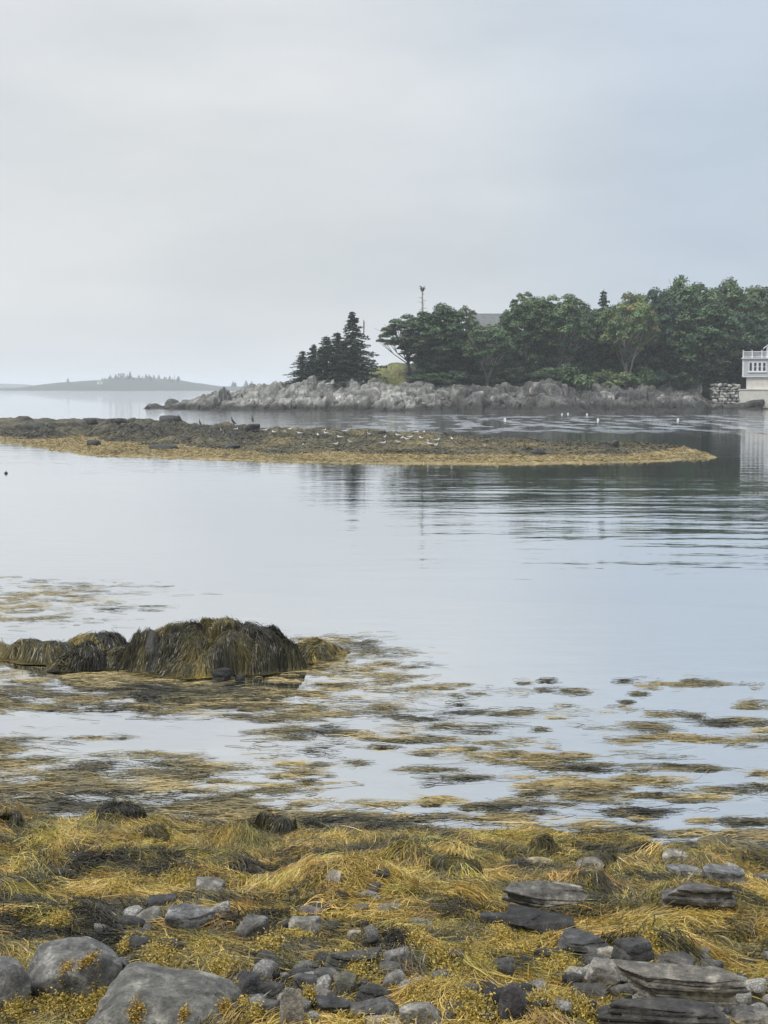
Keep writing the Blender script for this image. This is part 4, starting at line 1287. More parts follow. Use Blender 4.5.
for i in range(46):
    px = rb.uniform(205, 735); py = rb.uniform(395, 408)
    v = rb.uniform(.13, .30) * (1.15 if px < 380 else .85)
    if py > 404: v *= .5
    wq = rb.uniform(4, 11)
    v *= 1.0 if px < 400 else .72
    crag_at(px, py, wq, wq * rb.uniform(.5, .8), (v, v * .97, v * .91), 'grey boulder lodged in the rocky shore of the wooded point', 'boulders of the point')

# ------------------------------------------------------------------ trees
def leaf_cards(P, nrm, size, C, rng, asp=.6):
    n = len(P)
    nrm = nrm / (np.linalg.norm(nrm, axis=1)[:, None] + 1e-9)
    a = np.cross(nrm, rng.normal(size=(n, 3))); a /= np.linalg.norm(a, axis=1)[:, None] + 1e-9
    b = np.cross(nrm, a)
    s = size[:, None]
    V = np.stack([P - a * s, P - b * s * asp, P + a * s, P + b * s * asp], 1)
    Q = np.arange(n * 4).reshape(n, 4)
    return V.reshape(-1, 3), Q, np.repeat(C[:, None, :], 4, 1).reshape(-1, 3)


GREENS = dict(dark=(.072, .120, .054), mid=(.095, .152, .064), light=(.155, .21, .082), blue=(.064, .112, .068))


def broadleaf(seed, tone_, bark, crown_base=.35, clumps_=46, per=230, pale=False, layered=True, open_=0.0):
    """a tree of height 1 and crown radius .5 (scaled when placed): meshes (trunk, crown)"""
    r = np.random.default_rng(seed)
    H = 14.0; Rr = 5.5
    g = np.array(GREENS[tone_])
    cz = H * (crown_base + (1 - crown_base) * .5); rz = H * (1 - crown_base) * .5
    cl = []
    sep = 1.1
    for i in range(clumps_ * 12):
        d = r.normal(size=3); d /= np.linalg.norm(d)
        q = r.uniform(.35, 1.0) ** .5
        p = np.array([d[0] * Rr * q, d[1] * Rr * q, cz + d[2] * rz * q])
        if d[2] < -.35 and q > .8: continue
        if vnoise(np.array([p[0] * .28]), np.array([p[2] * .4 + seed]), seed)[0] < .14 + open_: continue
        if any(np.sum(((p - c_) * np.array([1, 1, 1.5])) ** 2) < sep * sep for c_ in cl): continue
        cl.append(p)
        if len(cl) >= clumps_: break
    cl = np.array(cl)
    V = []; Q = []; C = []; nb = 0
    allP = []; allN = []; allS = []; allC = []
    for p in cl:
        rad = r.uniform(.7, 1.5); n = int(per * 1.9 * rad ** 1.5 / 1.6)
        d = r.normal(size=(n, 3)); d /= np.linalg.norm(d, axis=1)[:, None]
        d[:, 2] = np.where(d[:, 2] < -.2, -d[:, 2] * .6, d[:, 2])
        q = r.random(n) ** .4
        flat = .72 if layered else .75
        off = d * q[:, None] * np.array([rad, rad, rad * flat])
        off[:, 2] -= .10 * (off[:, 0] ** 2 + off[:, 1] ** 2) / rad
        allP.append(p + off); nn_ = np.array([0, 0, .8]) + .55 * d + .45 * r.normal(size=(n, 3)); allN.append(nn_)
        allS.append(r.uniform(.14, .28, n))
        cc = g * r.uniform(.6, 1.5) * r.uniform(.75, 1.25, (n, 1)); cc = cc * np.array([1 + .25 * r.normal() * .5, 1, 1]); allC.append(np.clip(cc, .005, 1))
    Vv, Qq, Cc = leaf_cards(np.vstack(allP), np.vstack(allN), np.concatenate(allS), np.vstack(allC), r)
    crown = mesh_np('crown', Vv, Qq, M_leaf, Cc, False, False)
    b = MB()
    top = np.array([r.normal() * .4, r.normal() * .4, H * .62])
    b.tube([(0, 0, -.6), (r.normal() * .12, 0, H * .12), (top[0] * .5, top[1] * .5, H * .35), top], [.34, .27, .2, .1], 7)
    for p in cl[:: max(1, len(cl) // 16)]:
        s = np.array([top[0] * .5, top[1] * .5, H * r.uniform(.18, .45)])
        mid = s * .45 + p * .55 + np.array([0, 0, -.5])
        b.tube([s, mid, p], [.13, .085, .03], 5)
        for _ in range(2):
            e = p + r.normal(size=3) * np.array([1.1, 1.1, .6])
            b.tube([mid, (mid + e) / 2 + r.normal(size=3) * .15, e], [.06, .045, .02], 4)
    if pale:
        for _ in range(5):
            a_ = r.uniform(0, 6.28); e = np.array([math.cos(a_) * r.uniform(1.5, 3.4), math.sin(a_) * 1.5 - 1.5, H * r.uniform(.45, .7)])
            b.tube([(0, -.3, H * .05), e * np.array([.35, .6, .5]), e], [.17, .12, .05], 6)
    trunk = b.build('trunk', bark, smooth_sh=True, link_it=False)
    return trunk, crown, H, Rr


def spruce_mesh(seed, dense=1.0, base_r=.25):
    r = np.random.default_rng(seed)
    H = 12.0; R0 = H * base_r
    P = []; Nn = []; Sz = []; C = []
    b = MB(); b.tube([(0, 0, -.5), (0, 0, H * .5), (0, 0, H)], [.2, .12, .02], 6)
    z = H * .05
    while z < H * .985:
        f = 1 - z / H
        L0 = R0 * (f ** .8) * r.uniform(.75, 1.15) + .22
        nb = int((7 + 7 * f) * dense)
        for k in range(nb):
            a = r.uniform(0, 2 * PI); L = L0 * r.uniform(.35, 1.3) * (1 + .25 * math.sin(2 * a + seed) )
            n = int(10 + 16 * L)
            s = r.random(n) ** .7
            droop = .10 * L * s + .22 * L * s * s - .16 * L * s ** 3.5
            lat = r.normal(size=n) * .16 * (.4 + L * .3)
            x = np.cos(a) * s * L - np.sin(a) * lat; y = np.sin(a) * s * L + np.cos(a) * lat
            P.append(np.stack([x, y, z - droop + r.normal(size=n) * .06 - .1 * r.random(n)], 1))
            Nn.append(np.array([0, 0, 1.0]) + .6 * r.normal(size=(n, 3)))
            Sz.append(r.uniform(.13, .27, n)); C.append(np.array((.045, .078, .050)) * r.uniform(.7, 1.35) * r.uniform(.8, 1.2, (n, 1)))
            if L > .8: b.tube([(0, 0, z), (np.cos(a) * L * .8, np.sin(a) * L * .8, z - .25 * L)], [.035, .012], 4, False)
        z += H * .026 * (1 + .25 * r.normal())
    Vv, Qq, Cc = leaf_cards(np.vstack(P), np.vstack(Nn), np.concatenate(Sz), np.vstack(C), r, .5)
    return b.build('trunk', M_bark, link_it=False), mesh_np('crown', Vv, Qq, M_leaf, Cc, False, False), H, R0


def place_tree(kind, tm, px, top, hw, Y, label, group=None, rz=0, zoff=0, cat='tree', names=('trunk', 'crown')):
    """tm = (trunk, crown, height, radius) meshes"""
    x = (px - 384) / F * Y
    z0 = float(PH(x, Y)) + zoff
    ztop = at(px, top, Y)[2]
    r = empty(kind, (x, Y, z0), rz); h = ztop - z0; s = hw * Y / F
    r.scale = (s / tm[3], s / tm[3], h / tm[2] / 1.0)
    tag(r, label, cat, group)
    if tm[0]: link(names[0], tm[0], r)
    link(names[1], tm[1], r)
    return r


V_dark = [broadleaf(700 + i, 'dark', M_bark, .02, 150, 120) for i in range(3)]
V_mid = [broadleaf(720 + i, 'mid', M_bark, .02, 150, 120) for i in range(3)]
V_blue = [broadleaf(730 + i, 'blue', M_bark, .0, 150, 120) for i in range(2)]
V_light = broadleaf(740, 'light', M_palebark, .22, 95, 130, True, True, .04)
V_lmid = broadleaf(745, 'mid', M_palebark, .16, 105, 130, True, True, .03)
V_umb = broadleaf(750, 'dark', M_bark, .36, 60, 200)
SPR = [spruce_mesh(800 + i, 1.0, (.27, .30, .33)[i]) for i in range(3)]


def Yp(px, t): 
    x = (px - 384) / F * 220
    return float(shore_y(x)) + t


T = place_tree
# spruces at the seaward end
T('spruce_tree', SPR[2], 353, 311, 29, Yp(352, 13), 'tallest dark spruce of the seaward clump, nearest the lawn', rz=.4)
T('spruce_tree', SPR[1], 338, 331, 22, Yp(337, 15), 'slim dark spruce tucked against the tallest one', rz=1.4)
T('spruce_tree', SPR[0], 327, 335, 24, Yp(327, 12), 'dark spruce in the middle of the seaward clump', rz=2.4)
T('spruce_tree', SPR[2], 314, 344, 20, Yp(313, 13), 'short dark spruce second from the seaward end', rz=3.1)
T('spruce_tree', SPR[1], 303, 350, 15, Yp(303, 12), 'smallest dark spruce at the seaward end of the clump', rz=.9)
T('spruce_tree', SPR[0], 346, 350, 24, Yp(345, 10), 'low young spruce in front of the tallest one', rz=5)
T('spruce_tree', SPR[0], 602, 288, 19, Yp(602, 34), 'lone pointed spruce top rising above the broadleaf wood', rz=2)

# front row of broadleaf trees, left to right
T('broadleaf_tree', V_umb, 409, 317, 30, Yp(409, 21), 'umbrella-shaped dark tree with bare trunk at the edge of the lawn', rz=.5)
T('broadleaf_tree', V_dark[0], 438, 306, 32, Yp(438, 19), 'round-domed dark green tree below the dead snag', rz=1.0)
T('broadleaf_tree', V_mid[0], 461, 306, 20, Yp(466, 20), 'green tree with a tufted top left of the grey roof', rz=2.0)
T('broadleaf_tree', V_lmid, 487, 326, 24, Yp(487, 12), 'low spreading tree with a pale forked trunk in front of the grey roof', rz=.2)
T('broadleaf_tree', V_mid[1], 526, 293, 27, Yp(523, 17), 'open-crowned tree with sky showing through its top, right of the grey roof', rz=2.6)
T('broadleaf_tree', V_lmid, 560, 296, 32, Yp(560, 15), 'broad tree with several pale trunks above the shrubby crag', rz=2.2)
T('broadleaf_tree', V_dark[1], 585, 305, 24, Yp(585, 20), 'dark rounded tree left of the lone spruce top', rz=.7)
T('broadleaf_tree', V_light, 626, 294, 29, Yp(626, 13), 'light green tree with pale bare branching limbs', rz=0)
T('broadleaf_tree', V_blue[0], 654, 288, 30, Yp(654, 18), 'bluish green tree right of the light green one', rz=1.5)
T('broadleaf_tree', V_mid[2], 688, 279, 36, Yp(688, 20), 'tall full-crowned green tree right of the bluish one', rz=2.9)
T('broadleaf_tree', V_dark[2], 706, 303, 40, Yp(706, 13), 'wide layered dark tree whose boughs overhang the shore left of the seawall', rz=.3)
T('broadleaf_tree', V_mid[0], 738, 278, 34, Yp(738, 22), 'tallest green tree, above the white boathouse', rz=4)
T('broadleaf_tree', V_blue[1], 745, 312, 30, Yp(745, 17), 'dark drooping tree right behind the white boathouse', rz=1)
T('broadleaf_tree', V_dark[0], 776, 279, 34, Yp(776, 22), 'dark tree cut by the right edge behind the boathouse roof', rz=2)
T('broadleaf_tree', V_mid[1], 812, 284, 36, Yp(812, 20), 'green tree beyond the right edge', rz=5)
# rows behind close the wood
GB = 'trees deep in the wood'
rr = random.Random(4)
bt = [(425, 318), (446, 316), (500, 334), (520, 308), (545, 302), (572, 302), (600, 308), (615, 303), (640, 298), (668, 290), (675, 300), (715, 290), (722, 300), (757, 286), (790, 290),
      (590, 318), (548, 318), (470, 330), (445, 335), (635, 318), (695, 315), (768, 318)]
allv = V_dark + V_blue + V_mid
for i, (px, top) in enumerate(bt):
    T('broadleaf_tree', allv[i % 8], px, top, rr.uniform(24, 32), Yp(px, rr.uniform(24, 40)), 'dark green tree deep in the wood behind the front row', GB, rz=rr.uniform(0, 6))

# bushes
def bush_mesh(seed, tone_, cl=16, per=210):
    r = np.random.default_rng(seed); g = np.array(GREENS[tone_])
    aP = []; aN = []; aS = []; aC = []
    b = MB()
    for i in range(cl):
        a = r.uniform(0, 6.28); q = r.random() ** .5
        p = np.array([math.cos(a) * q * 1.6, math.sin(a) * q * 1.4, r.uniform(.5, 2.2) * (1.05 - .5 * q)])
        n = per; d = r.normal(size=(n, 3)); d /= np.linalg.norm(d, axis=1)[:, None]
        rad = r.uniform(.45, .85)
        aP.append(p + d * (r.random((n, 1)) ** .4) * np.array([rad, rad, rad * .6])); aN.append(np.array([0, 0, .7]) + .6 * d + .4 * r.normal(size=(n, 3)))
        aS.append(r.uniform(.09, .17, n)); aC.append(g * r.uniform(.7, 1.3) * r.uniform(.75, 1.25, (n, 1)))
        b.tube([(p[0] * .15, p[1] * .15, -.3), p * .6, p], [.05, .035, .015], 4, False)
    Vv, Qq, Cc = leaf_cards(np.vstack(aP), np.vstack(aN), np.concatenate(aS), np.vstack(aC), r)
    return b.build('stem', M_bark, link_it=False), mesh_np('foliage', Vv, Qq, M_leaf, Cc, False, False), 2.6, 2.1


BSH = [bush_mesh(850, 'dark'), bush_mesh(851, 'mid'), bush_mesh(852, 'light'), bush_mesh(853, 'blue')]
for px, top, hw, t, v, lab in [
        (418, 373, 16, 13, 3, 'dark bush at the right edge of the lawn'),
        (436, 370, 18, 13, 0, 'dark bush under the round-domed tree'),
        (455, 368, 18, 14, 3, 'bluish dark bush under the tuft-topped tree'),
        (505, 368, 20, 12, 0, 'dark bush right of the forked pale trunk'),
        (525, 372, 18, 13, 3, 'dense shadowy bush under the open-crowned tree'),
        (545, 363, 20, 11, 0, 'dark bush on top of the shrubby crag'),
        (572, 360, 30, 10, 1, 'wide green bush spilling over the leaning slabs'),
        (610, 362, 24, 10, 2, 'bright green bush hanging below the pale branched tree'),
        (640, 360, 20, 11, 1, 'green bush right of the bright hanging one'),
        (660, 366, 20, 12, 3, 'bluish dark bush below the bluish green tree'),
        (684, 368, 20, 12, 0, 'dark bush under the wide layered tree'),
        (712, 377, 11, 11, 2, 'pale green bush at the left end of the seawall'),
        (730, 378, 14, 12, 1, 'low green bush on top of the seawall beside the boathouse'),
        (350, 376, 16, 9, 3, 'dark bush at the foot of the tallest spruce'),
        (328, 378, 14, 9, 3, 'dark bush at the foot of the middle spruces'),
        (480, 372, 16, 15, 0, 'dark bush behind the forked pale trunk'),
        (596, 372, 18, 15, 0, 'dark bush in the gap between the wide and the bright bushes')]:
    place_tree('bush', BSH[v], px, top, hw, Yp(px, t), lab, rz=px * .7, cat='bush', names=('stem', 'foliage'))
for i, px in enumerate(range(425, 800, 17)):
    place_tree('bush', BSH[(0, 3)[i % 2]], px, 362 + rr.uniform(-8, 6), 17, Yp(px, rr.uniform(19, 25)), 'shadowy bush in the undergrowth of the wood', 'undergrowth bushes', rz=i, cat='bush', names=('stem', 'foliage'))

for i, px in enumerate(range(430, 810, 19)):
    place_tree('bush', BSH[(3, 0)[i % 2]], px, 360 + rr.uniform(-6, 6), 19, Yp(px, rr.uniform(30, 36)), 'shadowy bush in the undergrowth of the wood', 'undergrowth bushes', rz=i * 2, cat='bush', names=('stem', 'foliage'))
# the dead snag above the domed tree
b = MB(); rs = random.Random(3)
Ys = Yp(422, 27); zt = at(422, 286, Ys)[2]; xs_ = (422 - 384) / F * Ys; zb_ = float(PH(xs_, Ys))
root = empty('dead_tree', (xs_, Ys, zb_)); tag(root, 'bare dead tree trunk with stubby twigs and a tufted top above the wood', 'tree')
Hs = zt - zb_
b.tube([(0, 0, -.3), (.05, 0, Hs * .5), (0, 0, Hs * .97)], [.26, .2, .10], 7); b.build('trunk', M_palebark, root, True)
for i in range(16):
    z = Hs * (.72 + .25 * i / 16); a = rs.uniform(0, 6.28); L = rs.uniform(.3, .85)
    q = MB(); q.tube([(0, 0, z), (math.cos(a) * L, math.sin(a) * L, z + rs.uniform(-.1, .25))], [.05, .02], 4); q.build('branch', M_palebark, root)
q = MB()
for i in range(46):
    a = rs.uniform(0, 6.28); c_, s_ = math.cos(a), math.sin(a); z = Hs * .965 + rs.uniform(-.25, .35)
    q.tube([(c_ * .1, s_ * .1, z - .1), (c_ * rs.uniform(.3, .62), s_ * rs.uniform(.3, .62), z + rs.uniform(-.1, .25))], [.05, .02], 4)
q.build('tuft', M_bark, root)

# flagpole behind the tallest spruce
M_flag = mat_simple('faded_cloth', (.22, .13, .13), .9); M_paint = mat_simple('white_paint', (.78, .78, .76), .5)
Yf = Yp(364, 24); xf = (363.2 - 384) / F * Yf; zf = float(PH(xf, Yf)); Hf = at(363, 318, Yf)[2] - zf
root = empty('flagpole', (xf, Yf, zf)); tag(root, 'thin flagpole with a limp reddish flag behind the tallest spruce', 'flagpole')
b = MB(); b.tube([(0, 0, -.3), (0, 0, Hf)], [.06, .035], 8); b.tube([(0, 0, Hf - .01), (0, 0, Hf + .12)], [.07, .05], 8); b.build('pole', M_paint, root, True)
fl = []; nx, nz = 8, 10
for j in range(nz):
    for i in range(nx):
        u_, v_ = i / (nx - 1), j / (nz - 1)
        fl.append((.04 + .20 * u_ * (1 - .3 * v_), .10 * math.sin(u_ * 9 + v_ * 2), Hf - .15 - 2.2 * v_ - .5 * u_))
mesh_np('flag', fl, grid_faces(nx, nz), M_flag, None, True, True, root)

# ------------------------------------------------------------------ the house whose grey roof shows among the trees
M_shingle = mat_simple('grey_shingles', (.17, .18, .185), .9, 2.5, .25); M_clap = mat_simple('weathered_boards', (.4, .4, .38), .8, 2, .1)
M_glass, nt, bs = new_mat('window_glass'); bs.inputs['Base Color'].default_value = (.03, .035, .04, 1); bs.inputs['Roughness'].default_value = .08
M_trim = mat_simple('white_trim', (.80, .80, .80), .5)
Yh = Yp(492, 40); xh = (492 - 384) / F * Yh; zh = float(PH(xh, Yh)); zr = at(490, 313.5, Yh)[2]
root = empty('house', (xh, Yh, zh - .2)); tag(root, 'house with a plain grey shingle roof half hidden in the trees', 'house')
Hh = zr - zh + .2; ev = Hh - 3.4
b = MB(); b.box(-4.0, 4.0, -3, 3, -1.5, ev)
b.add([(-3.99, -3, ev), (-3.99, 3, ev), (-3.99, 0, Hh - .2), (3.99, -3, ev), (3.99, 3, ev), (3.99, 0, Hh - .2)], None, [(0, 2, 1), (3, 4, 5)])
b.build('wall', M_clap, root)
b = MB()
for sgn in (-1, 1):
    V = []
    for dz in (0, .18):
        V += [(-4.4, sgn * 3.4, ev - .45 + dz), (4.4, sgn * 3.4, ev - .45 + dz), (4.4, 0, Hh - .18 + dz), (-4.4, 0, Hh - .18 + dz)]
    b.add(V, [(0, 1, 2, 3), (4, 7, 6, 5), (0, 4, 5, 1), (1, 5, 6, 2), (3, 2, 6, 7), (0, 3, 7, 4)])
b.build('roof', M_shingle, root)
for xw in (-2.4, 0, 2.4):
    b = MB(); b.box(xw - .5, xw + .5, -3.03, -2.98, 2.2, 3.7); wdw = b.build('window', M_glass, root)
    b = MB(); b.box(xw - .6, xw - .5, -3.06, -2.99, 2.1, 3.8); b.box(xw + .5, xw + .6, -3.06, -2.99, 2.1, 3.8); b.box(xw - .5, xw + .5, -3.06, -2.99, 3.7, 3.8); b.box(xw - .5, xw + .5, -3.06, -2.99, 2.1, 2.2)
    b.build('frame', M_trim, wdw)

# ------------------------------------------------------------------ the white boathouse and its seawall
M_cream = mat_simple('cream_masonry', (.67, .645, .58), .85, 1.2, .12, .01, 6)
M_lav = mat_simple('pale_grey_siding', (.60, .61, .64), .7, 1.5, .06)
Yb = Yp(752, 5.0); kb = Yb / F


def bx(px): return (px - 384) * kb
def bz(py): return float(at(742, py, Yb)[2])


root = empty('boathouse', (bx(740.8), Yb, 0), -math.atan(362 / F)); tag(root, 'white and grey boathouse with a balustraded roof on a cream masonry base at the water', 'house')
ox, oy = bx(743), Yb
LEN = 14.0; DEP = 7.0


def hbox(bm_, x0, x1, y0, y1, z0, z1): bm_.box(x0 - ox, x1 - ox, y0 - oy, y1 - oy, z0, z1)


xl = bx(743); xr = xl + LEN
b = MB(); hbox(b, bx(740), xr + .4, Yb - .45, Yb + DEP, -.8, bz(390)); hbox(b, bx(740) - .1, xr + .5, Yb - .55, Yb + DEP + .1, bz(390), bz(389)); b.build('lower_wall', M_cream, root)
b = MB(); hbox(b, bx(747), xr - .1, Yb + .25, Yb + DEP - .1, bz(389), bz(377)); b.build('upper_wall', M_cream, root)
b = MB(); hbox(b, xl, xr, Yb, Yb + DEP, bz(377), bz(358.8)); b.build('wall', M_lav, root)
b = MB()
for k in range(14):   # clapboard lips
    z = bz(376.2) + k * (bz(360) - bz(376.2)) / 14
    hbox(b, xl + .22, xr - .22, Yb - .018, Yb + .02, z, z + .05)
b.build('siding', M_lav, root)
b = MB()
hbox(b, xl - .03, xl + .24, Yb - .05, Yb + .3, bz(377) - .02, bz(359)); hbox(b, xr - .24, xr + .03, Yb - .05, Yb + .3, bz(377) - .02, bz(359))
hbox(b, xl + .24, xr - .24, Yb - .045, Yb + .01, bz(377) - .02, bz(376.3)); b.build('corner_board', M_trim, root)
b = MB(); hbox(b, xl - .22, xr + .22, Yb - .28, Yb + DEP + .2, bz(358.8), bz(357.9)); hbox(b, xl - .12, xr + .12, Yb - .16, Yb + DEP + .1, bz(359.6), bz(358.8)); b.build('cornice', M_trim, root)
# balustrade
zb0, zb1 = bz(357.9), bz(351.3)
b = MB(); hbox(b, xl, xr, Yb + .02, Yb + .10, zb0 + .08, zb0 + .16); hbox(b, xl, xr, Yb, Yb + .12, zb1 - .10, zb1); 
hbox(b, xl, xl + .12, Yb + .12, Yb + DEP - 2, zb1 - .10, zb1); hbox(b, xl + .02, xl + .1, Yb + .12, Yb + DEP - 2, zb0 + .08, zb0 + .16)
x = xl + .1
while x < xr: hbox(b, x, x + .07, Yb + .03, Yb + .09, zb0 + .16, zb1 - .1); x += .17
y = Yb + .25
while y < Yb + DEP - 2: hbox(b, xl + .03, xl + .09, y, y + .07, zb0 + .16, zb1 - .1); y += .17
bal = b.build('balustrade', M_trim, root)
for x in (xl, bx(751.5), bx(761), bx(771), bx(781), bx(791), bx(801), bx(811)):
    b = MB(); hbox(b, x - .01, x + .17, Yb - .02, Yb + .15, zb0, zb1 + .12); hbox(b, x - .05, x + .21, Yb - .06, Yb + .19, zb1 + .12, zb1 + .18); b.build('post', M_trim, bal)
# window band: four sashes
wz0, wz1 = bz(371.8), bz(361.8)
wx0, wx1 = bx(748.8), bx(766.2)
w4 = (wx1 - wx0) / 4
for g0 in (0, 6.2):
    for k in range(4):
        a0 = wx0 + g0 + k * w4
        b = MB(); hbox(b, a0 + .16, a0 + w4 - .16, Yb - .03, Yb + .03, wz0 + .14, wz1 - .14); wn = b.build('window', M_glass, root)
        b = MB(); hbox(b, a0 + .002, a0 + .16, Yb - .07, Yb + .03, wz0, wz1); hbox(b, a0 + w4 - .16, a0 + w4 - .002, Yb - .07, Yb + .03, wz0, wz1)
        hbox(b, a0 + .16, a0 + w4 - .16, Yb - .07, Yb + .03, wz0, wz0 + .14); hbox(b, a0 + .16, a0 + w4 - .16, Yb - .07, Yb + .03, wz1 - .14, wz1)
        if k: hbox(b, a0 + .16, a0 + w4 - .16, Yb - .05, Yb + .0, (wz0 + wz1) / 2 - .03, (wz0 + wz1) / 2 + .03)
        b.build('frame', M_trim, wn)
    b = MB(); hbox(b, wx0 + g0 - .12, wx1 + g0 + .12, Yb - .14, Yb + .02, wz0 - .12, wz0 - .004); b.build('sill', M_trim, root)
# gabled upper room set back from the balustrade
gx0 = bx(764); gz = bz(357.9); gw = 6.5; gy0 = Yb + 2.2
b = MB(); hbox(b, gx0 + .3, gx0 + gw - .3, gy0, Yb + DEP - .3, gz, gz + 1.6)
b.add([(gx0 + .3 - ox, gy0 - oy + .001, gz + 1.6), (gx0 + gw - .3 - ox, gy0 - oy + .001, gz + 1.6), (gx0 + gw / 2 - ox, gy0 - oy + .001, gz + 3.9)], None, [(0, 1, 2)]); b.build('dormer', M_lav, root)
b = MB()
for sgn in (-1, 1):
    xm = gx0 + gw / 2; xe = xm + sgn * (gw / 2 + .15); V = []
    for dz in (0, .16):
        V += [(xe - ox, gy0 - .3 - oy, gz + 1.42 + dz), (xm - ox, gy0 - .3 - oy, gz + 3.95 + dz), (xm - ox, Yb + DEP - oy, gz + 3.95 + dz), (xe - ox, Yb + DEP - oy, gz + 1.42 + dz)]
    b.add(V, [(0, 1, 2, 3), (4, 7, 6, 5), (0, 4, 5, 1), (1, 5, 6, 2), (2, 6, 7, 3), (3, 7, 4, 0)])
b.build('roof', M_trim, root)

# dry stone seawall
rw = np.random.default_rng(66)
Vs = []; Ts = []; nv = 0
D, T3 = ico(2)
xw0, xw1 = bx(711), bx(738.5)
zz = bz(407.5)
while zz < bz(387):
    hgt = rw.uniform(.26, .55); x = xw0 + rw.uniform(-.3, .2) + max(0, (bz(395) - zz)) * .1
    while x < xw1 - .2:
        wd = min(rw.uniform(.3, .95), xw1 - x + .05)
        V = np.sign(D) * np.abs(D) ** .45
        V = V * np.array([wd / 2 * rw.uniform(.85, 1.05), .45, hgt / 2 * rw.uniform(.8, 1.1)])
        ra = rw.normal() * .2; V = np.stack([V[:, 0] * math.cos(ra) - V[:, 2] * math.sin(ra), V[:, 1], V[:, 0] * math.sin(ra) + V[:, 2] * math.cos(ra)], 1)
        V = V + .05 * rw.normal(size=(1, 3)) + .02 * rw.normal(size=V.shape)
        yy = Yb + .1 + (zz * -.0) + .12 * (bz(387) - zz) * -1 + rw.normal() * .06
        Vs.append(V + np.array([x + wd / 2, yy, zz + hgt / 2])); Ts.append(T3 + nv); nv += len(V); x += wd
    zz += hgt
m, nt, bs = new_mat('pale_wall_stone')
a = N(nt, 'ShaderNodeAttribute', attribute_name='Col'); tc = N(nt, 'ShaderNodeTexCoord')
nn = noise(nt, tc.outputs['Object'], 3, 5)
nt.links.new(mix(nt, a.outputs['Color'], ramp(nt, nn, [(.3, g3(.6)), (.7, g3(1.25))]), 1.0, 'MULTIPLY'), bs.inputs['Base Color']); bs.inputs['Roughness'].default_value = .85
wc = np.vstack([np.repeat(np.array([[.52, .50, .46]]) * rw.uniform(.28, 1.1), len(v), 0) for v in Vs])
Vs.append(np.array([(x, y, z) for z in (-.5, bz(388)) for y in (Yb + .25, Yb + 1.6) for x in (xw0 + .3, xw1 + .1)]))
wc = np.vstack([wc, np.full((8, 3), .06)])
Qs = np.array([(0, 2, 3, 1), (4, 5, 7, 6), (0, 1, 5, 4), (2, 6, 7, 3), (0, 4, 6, 2), (1, 3, 7, 5)]) + nv
tag(mesh_np('seawall', np.vstack(Vs), [Qs, np.vstack(Ts)], m, wc, True), 'dry stone seawall of whitish blocks beside the boathouse', 'wall')

# ------------------------------------------------------------------ islands far out
def island(name, Y0, prof, depth, mat, seed):
    """prof: (px, py top)"""
    xs = np.array([(p - 384) / F * Y0 for p, _ in prof]); zs = np.array([float(at(p, q, Y0)[2]) for p, q in prof])
    X = np.linspace(xs[0], xs[-1], 260); vv = np.linspace(-1, 1, 40)
    Xg, Vg = np.meshgrid(X, vv)
    Yg = Y0 + Vg * depth * (1 + .2 * fbm(Xg * .004, Vg * 0, 2, seed))
    top = np.interp(Xg, xs, zs)
    Z = np.maximum(top, 0) * (1 - np.abs(Vg) ** 2.2) + (1.6 * fbm(Xg * .03, Yg * .03, 4, seed + 1)) * (1 - np.abs(Vg)) - 1.2 * np.abs(Vg) ** 8
    Z = np.where(top < .3, np.minimum(Z, top), Z)
    o = mesh_np(name, np.stack([Xg, Yg, Z], -1), grid_faces(260, 40), mat, None, True)
    tag(o, kind='structure')
    return HMap(lambda a, b_: np.interp(a, xs, zs) * (1 - np.abs((b_ - Y0) / depth) ** 2.2), xs[0], xs[-1], Y0 - depth, Y0 + depth, 6.0)


m, nt, bs = new_mat('island_ground')
geo = N(nt, 'ShaderNodeNewGeometry'); s3 = N(nt, 'ShaderNodeSeparateXYZ'); nt.links.new(geo.outputs['Position'], s3.inputs[0])
nn = noise(nt, geo.outputs['Position'], .02, 6, .6)
zz_ = N(nt, 'ShaderNodeMath', operation='MULTIPLY_ADD'); nt.links.new(nn, zz_.inputs[0]); zz_.inputs[1].default_value = 18.0; nt.links.new(s3.outputs[2], zz_.inputs[2])
mr = N(nt, 'ShaderNodeMapRange'); mr.inputs['From Min'].default_value = 7.5; mr.inputs['From Max'].default_value = 8.6; nt.links.new(zz_.outputs[0], mr.inputs['Value'])
nt.links.new(mix(nt, (.15, .145, .13), (.028, .04, .026), mr.outputs[0]), bs.inputs['Base Color']); bs.inputs['Roughness'].default_value = .95
IY = 1900
IS = island('island', IY, [(-30, 389.2), (2, 388.6), (20, 387.2), (40, 385.2), (60, 383), (85, 381), (105, 379), (125, 378), (150, 378.2), (170, 379), (190, 381.6), (205, 384), (222, 386), (235, 386.6), (250, 386), (262, 387.5), (275, 389.3)], 60, m, 900)
island('distant_island', 3300, [(-120, 387.5), (-60, 384.5), (-20, 383.6), (10, 383.8), (28, 384.6), (36, 386), (44, 387.6)], 90, m, 910)
ri = random.Random(8)
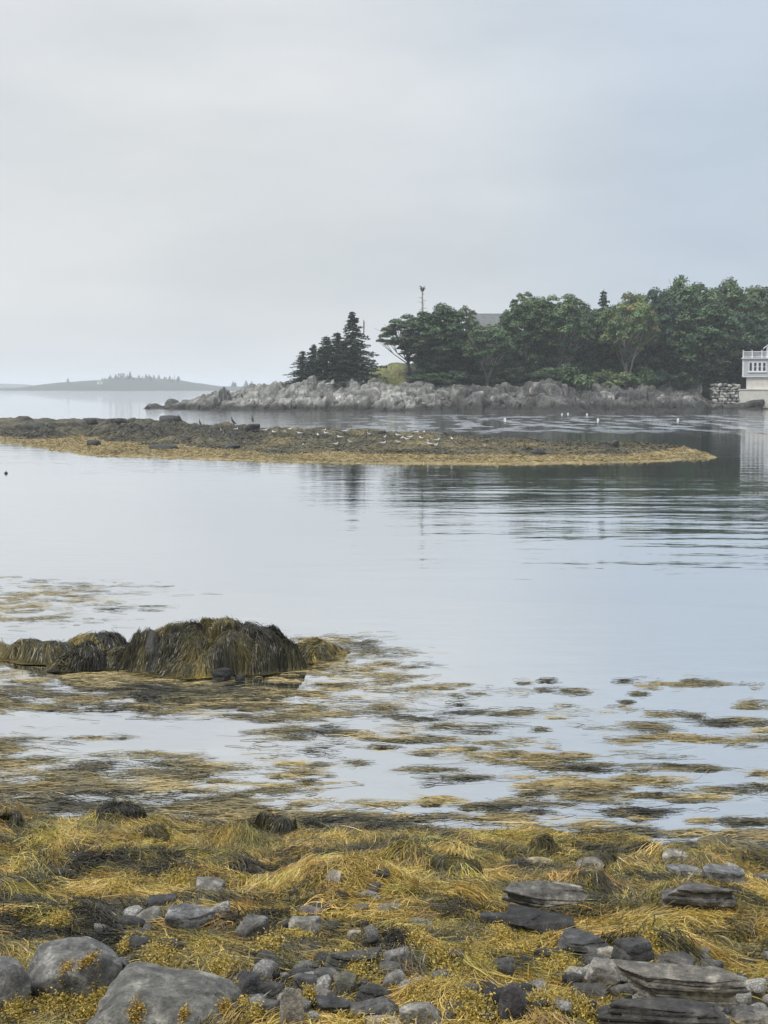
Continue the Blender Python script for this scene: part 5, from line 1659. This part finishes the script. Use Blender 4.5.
for i in range(60):
    if i < 22: px = ri.uniform(103, 135)
    elif i < 45: px = ri.uniform(128, 180)
    elif i < 53: px = ri.choice((231, 233, 246, 247, 253, 240, 236)) + ri.uniform(-1, 1)
    else: px = ri.uniform(60, 200)
    Yt = IY + ri.uniform(-30, 20)
    x = (px - 384) / F * Yt; z = float(IS(x, Yt))
    r = empty('spruce_tree', (x, Yt, z - .4), ri.uniform(0, 6)); h = ri.uniform(3, 8) * (1.35 if 112 < px < 134 and ri.random() < .5 else .8)
    if i >= 45 and i < 53: h = ri.uniform(5, 9)
    r.scale = (h / 12 * 1.25, h / 12 * 1.25, h / 12)
    tag(r, 'tiny hazy spruce on the skyline of the low island out at sea', 'tree', 'spruces on the far island')
    link('trunk', SPR[i % 3][0], r); link('crown', SPR[i % 3][1], r)
for i, (px, py) in enumerate([(122.5, 377), (101, 385)]):
    Yt = IY - 42 if i else IY - 10; x = (px - 384) / F * Yt; z = float(IS(x, Yt))
    r = empty('cottage', (x, Yt, z - .3), .3)
    tag(r, ('pale cottage among the spruces on the crown of the far island', 'small white cottage near the shore of the far island')[i], 'house')
    s = (1.0, .8)[i]
    b = MB(); b.box(-4 * s, 4 * s, -3 * s, 3 * s, 0, 4 * s); b.build('wall', M_trim, r)
    b = MB(); V = []
    for xx in (-4.4 * s, 4.4 * s): V += [(xx, -3.4 * s, 3.9 * s), (xx, 3.4 * s, 3.9 * s), (xx, 0, 6.6 * s)]
    b.add(V, [(0, 1, 4, 3), (1, 2, 5, 4), (2, 0, 3, 5)], [(0, 2, 1), (3, 4, 5)]); b.build('roof', M_shingle, r)
    b = MB(); b.box(-1 * s, 1 * s, -3.03 * s, -2.98 * s, 1.2 * s, 2.6 * s); b.build('window', M_glass, r)
Yt = IY; x = (175.5 - 384) / F * Yt; z = float(IS(x, Yt))
r = empty('beacon', (x, Yt, z)); tag(r, 'slender beacon mast on the skyline of the far island', 'beacon')
b = MB(); b.tube([(0, 0, -1), (0, 0, 6)], [.35, .25], 8); b.build('mast', M_bark, r)
b = MB(); b.box(-.7, .7, -.7, .7, 6, 7.2); b.build('lantern', M_trim, r)
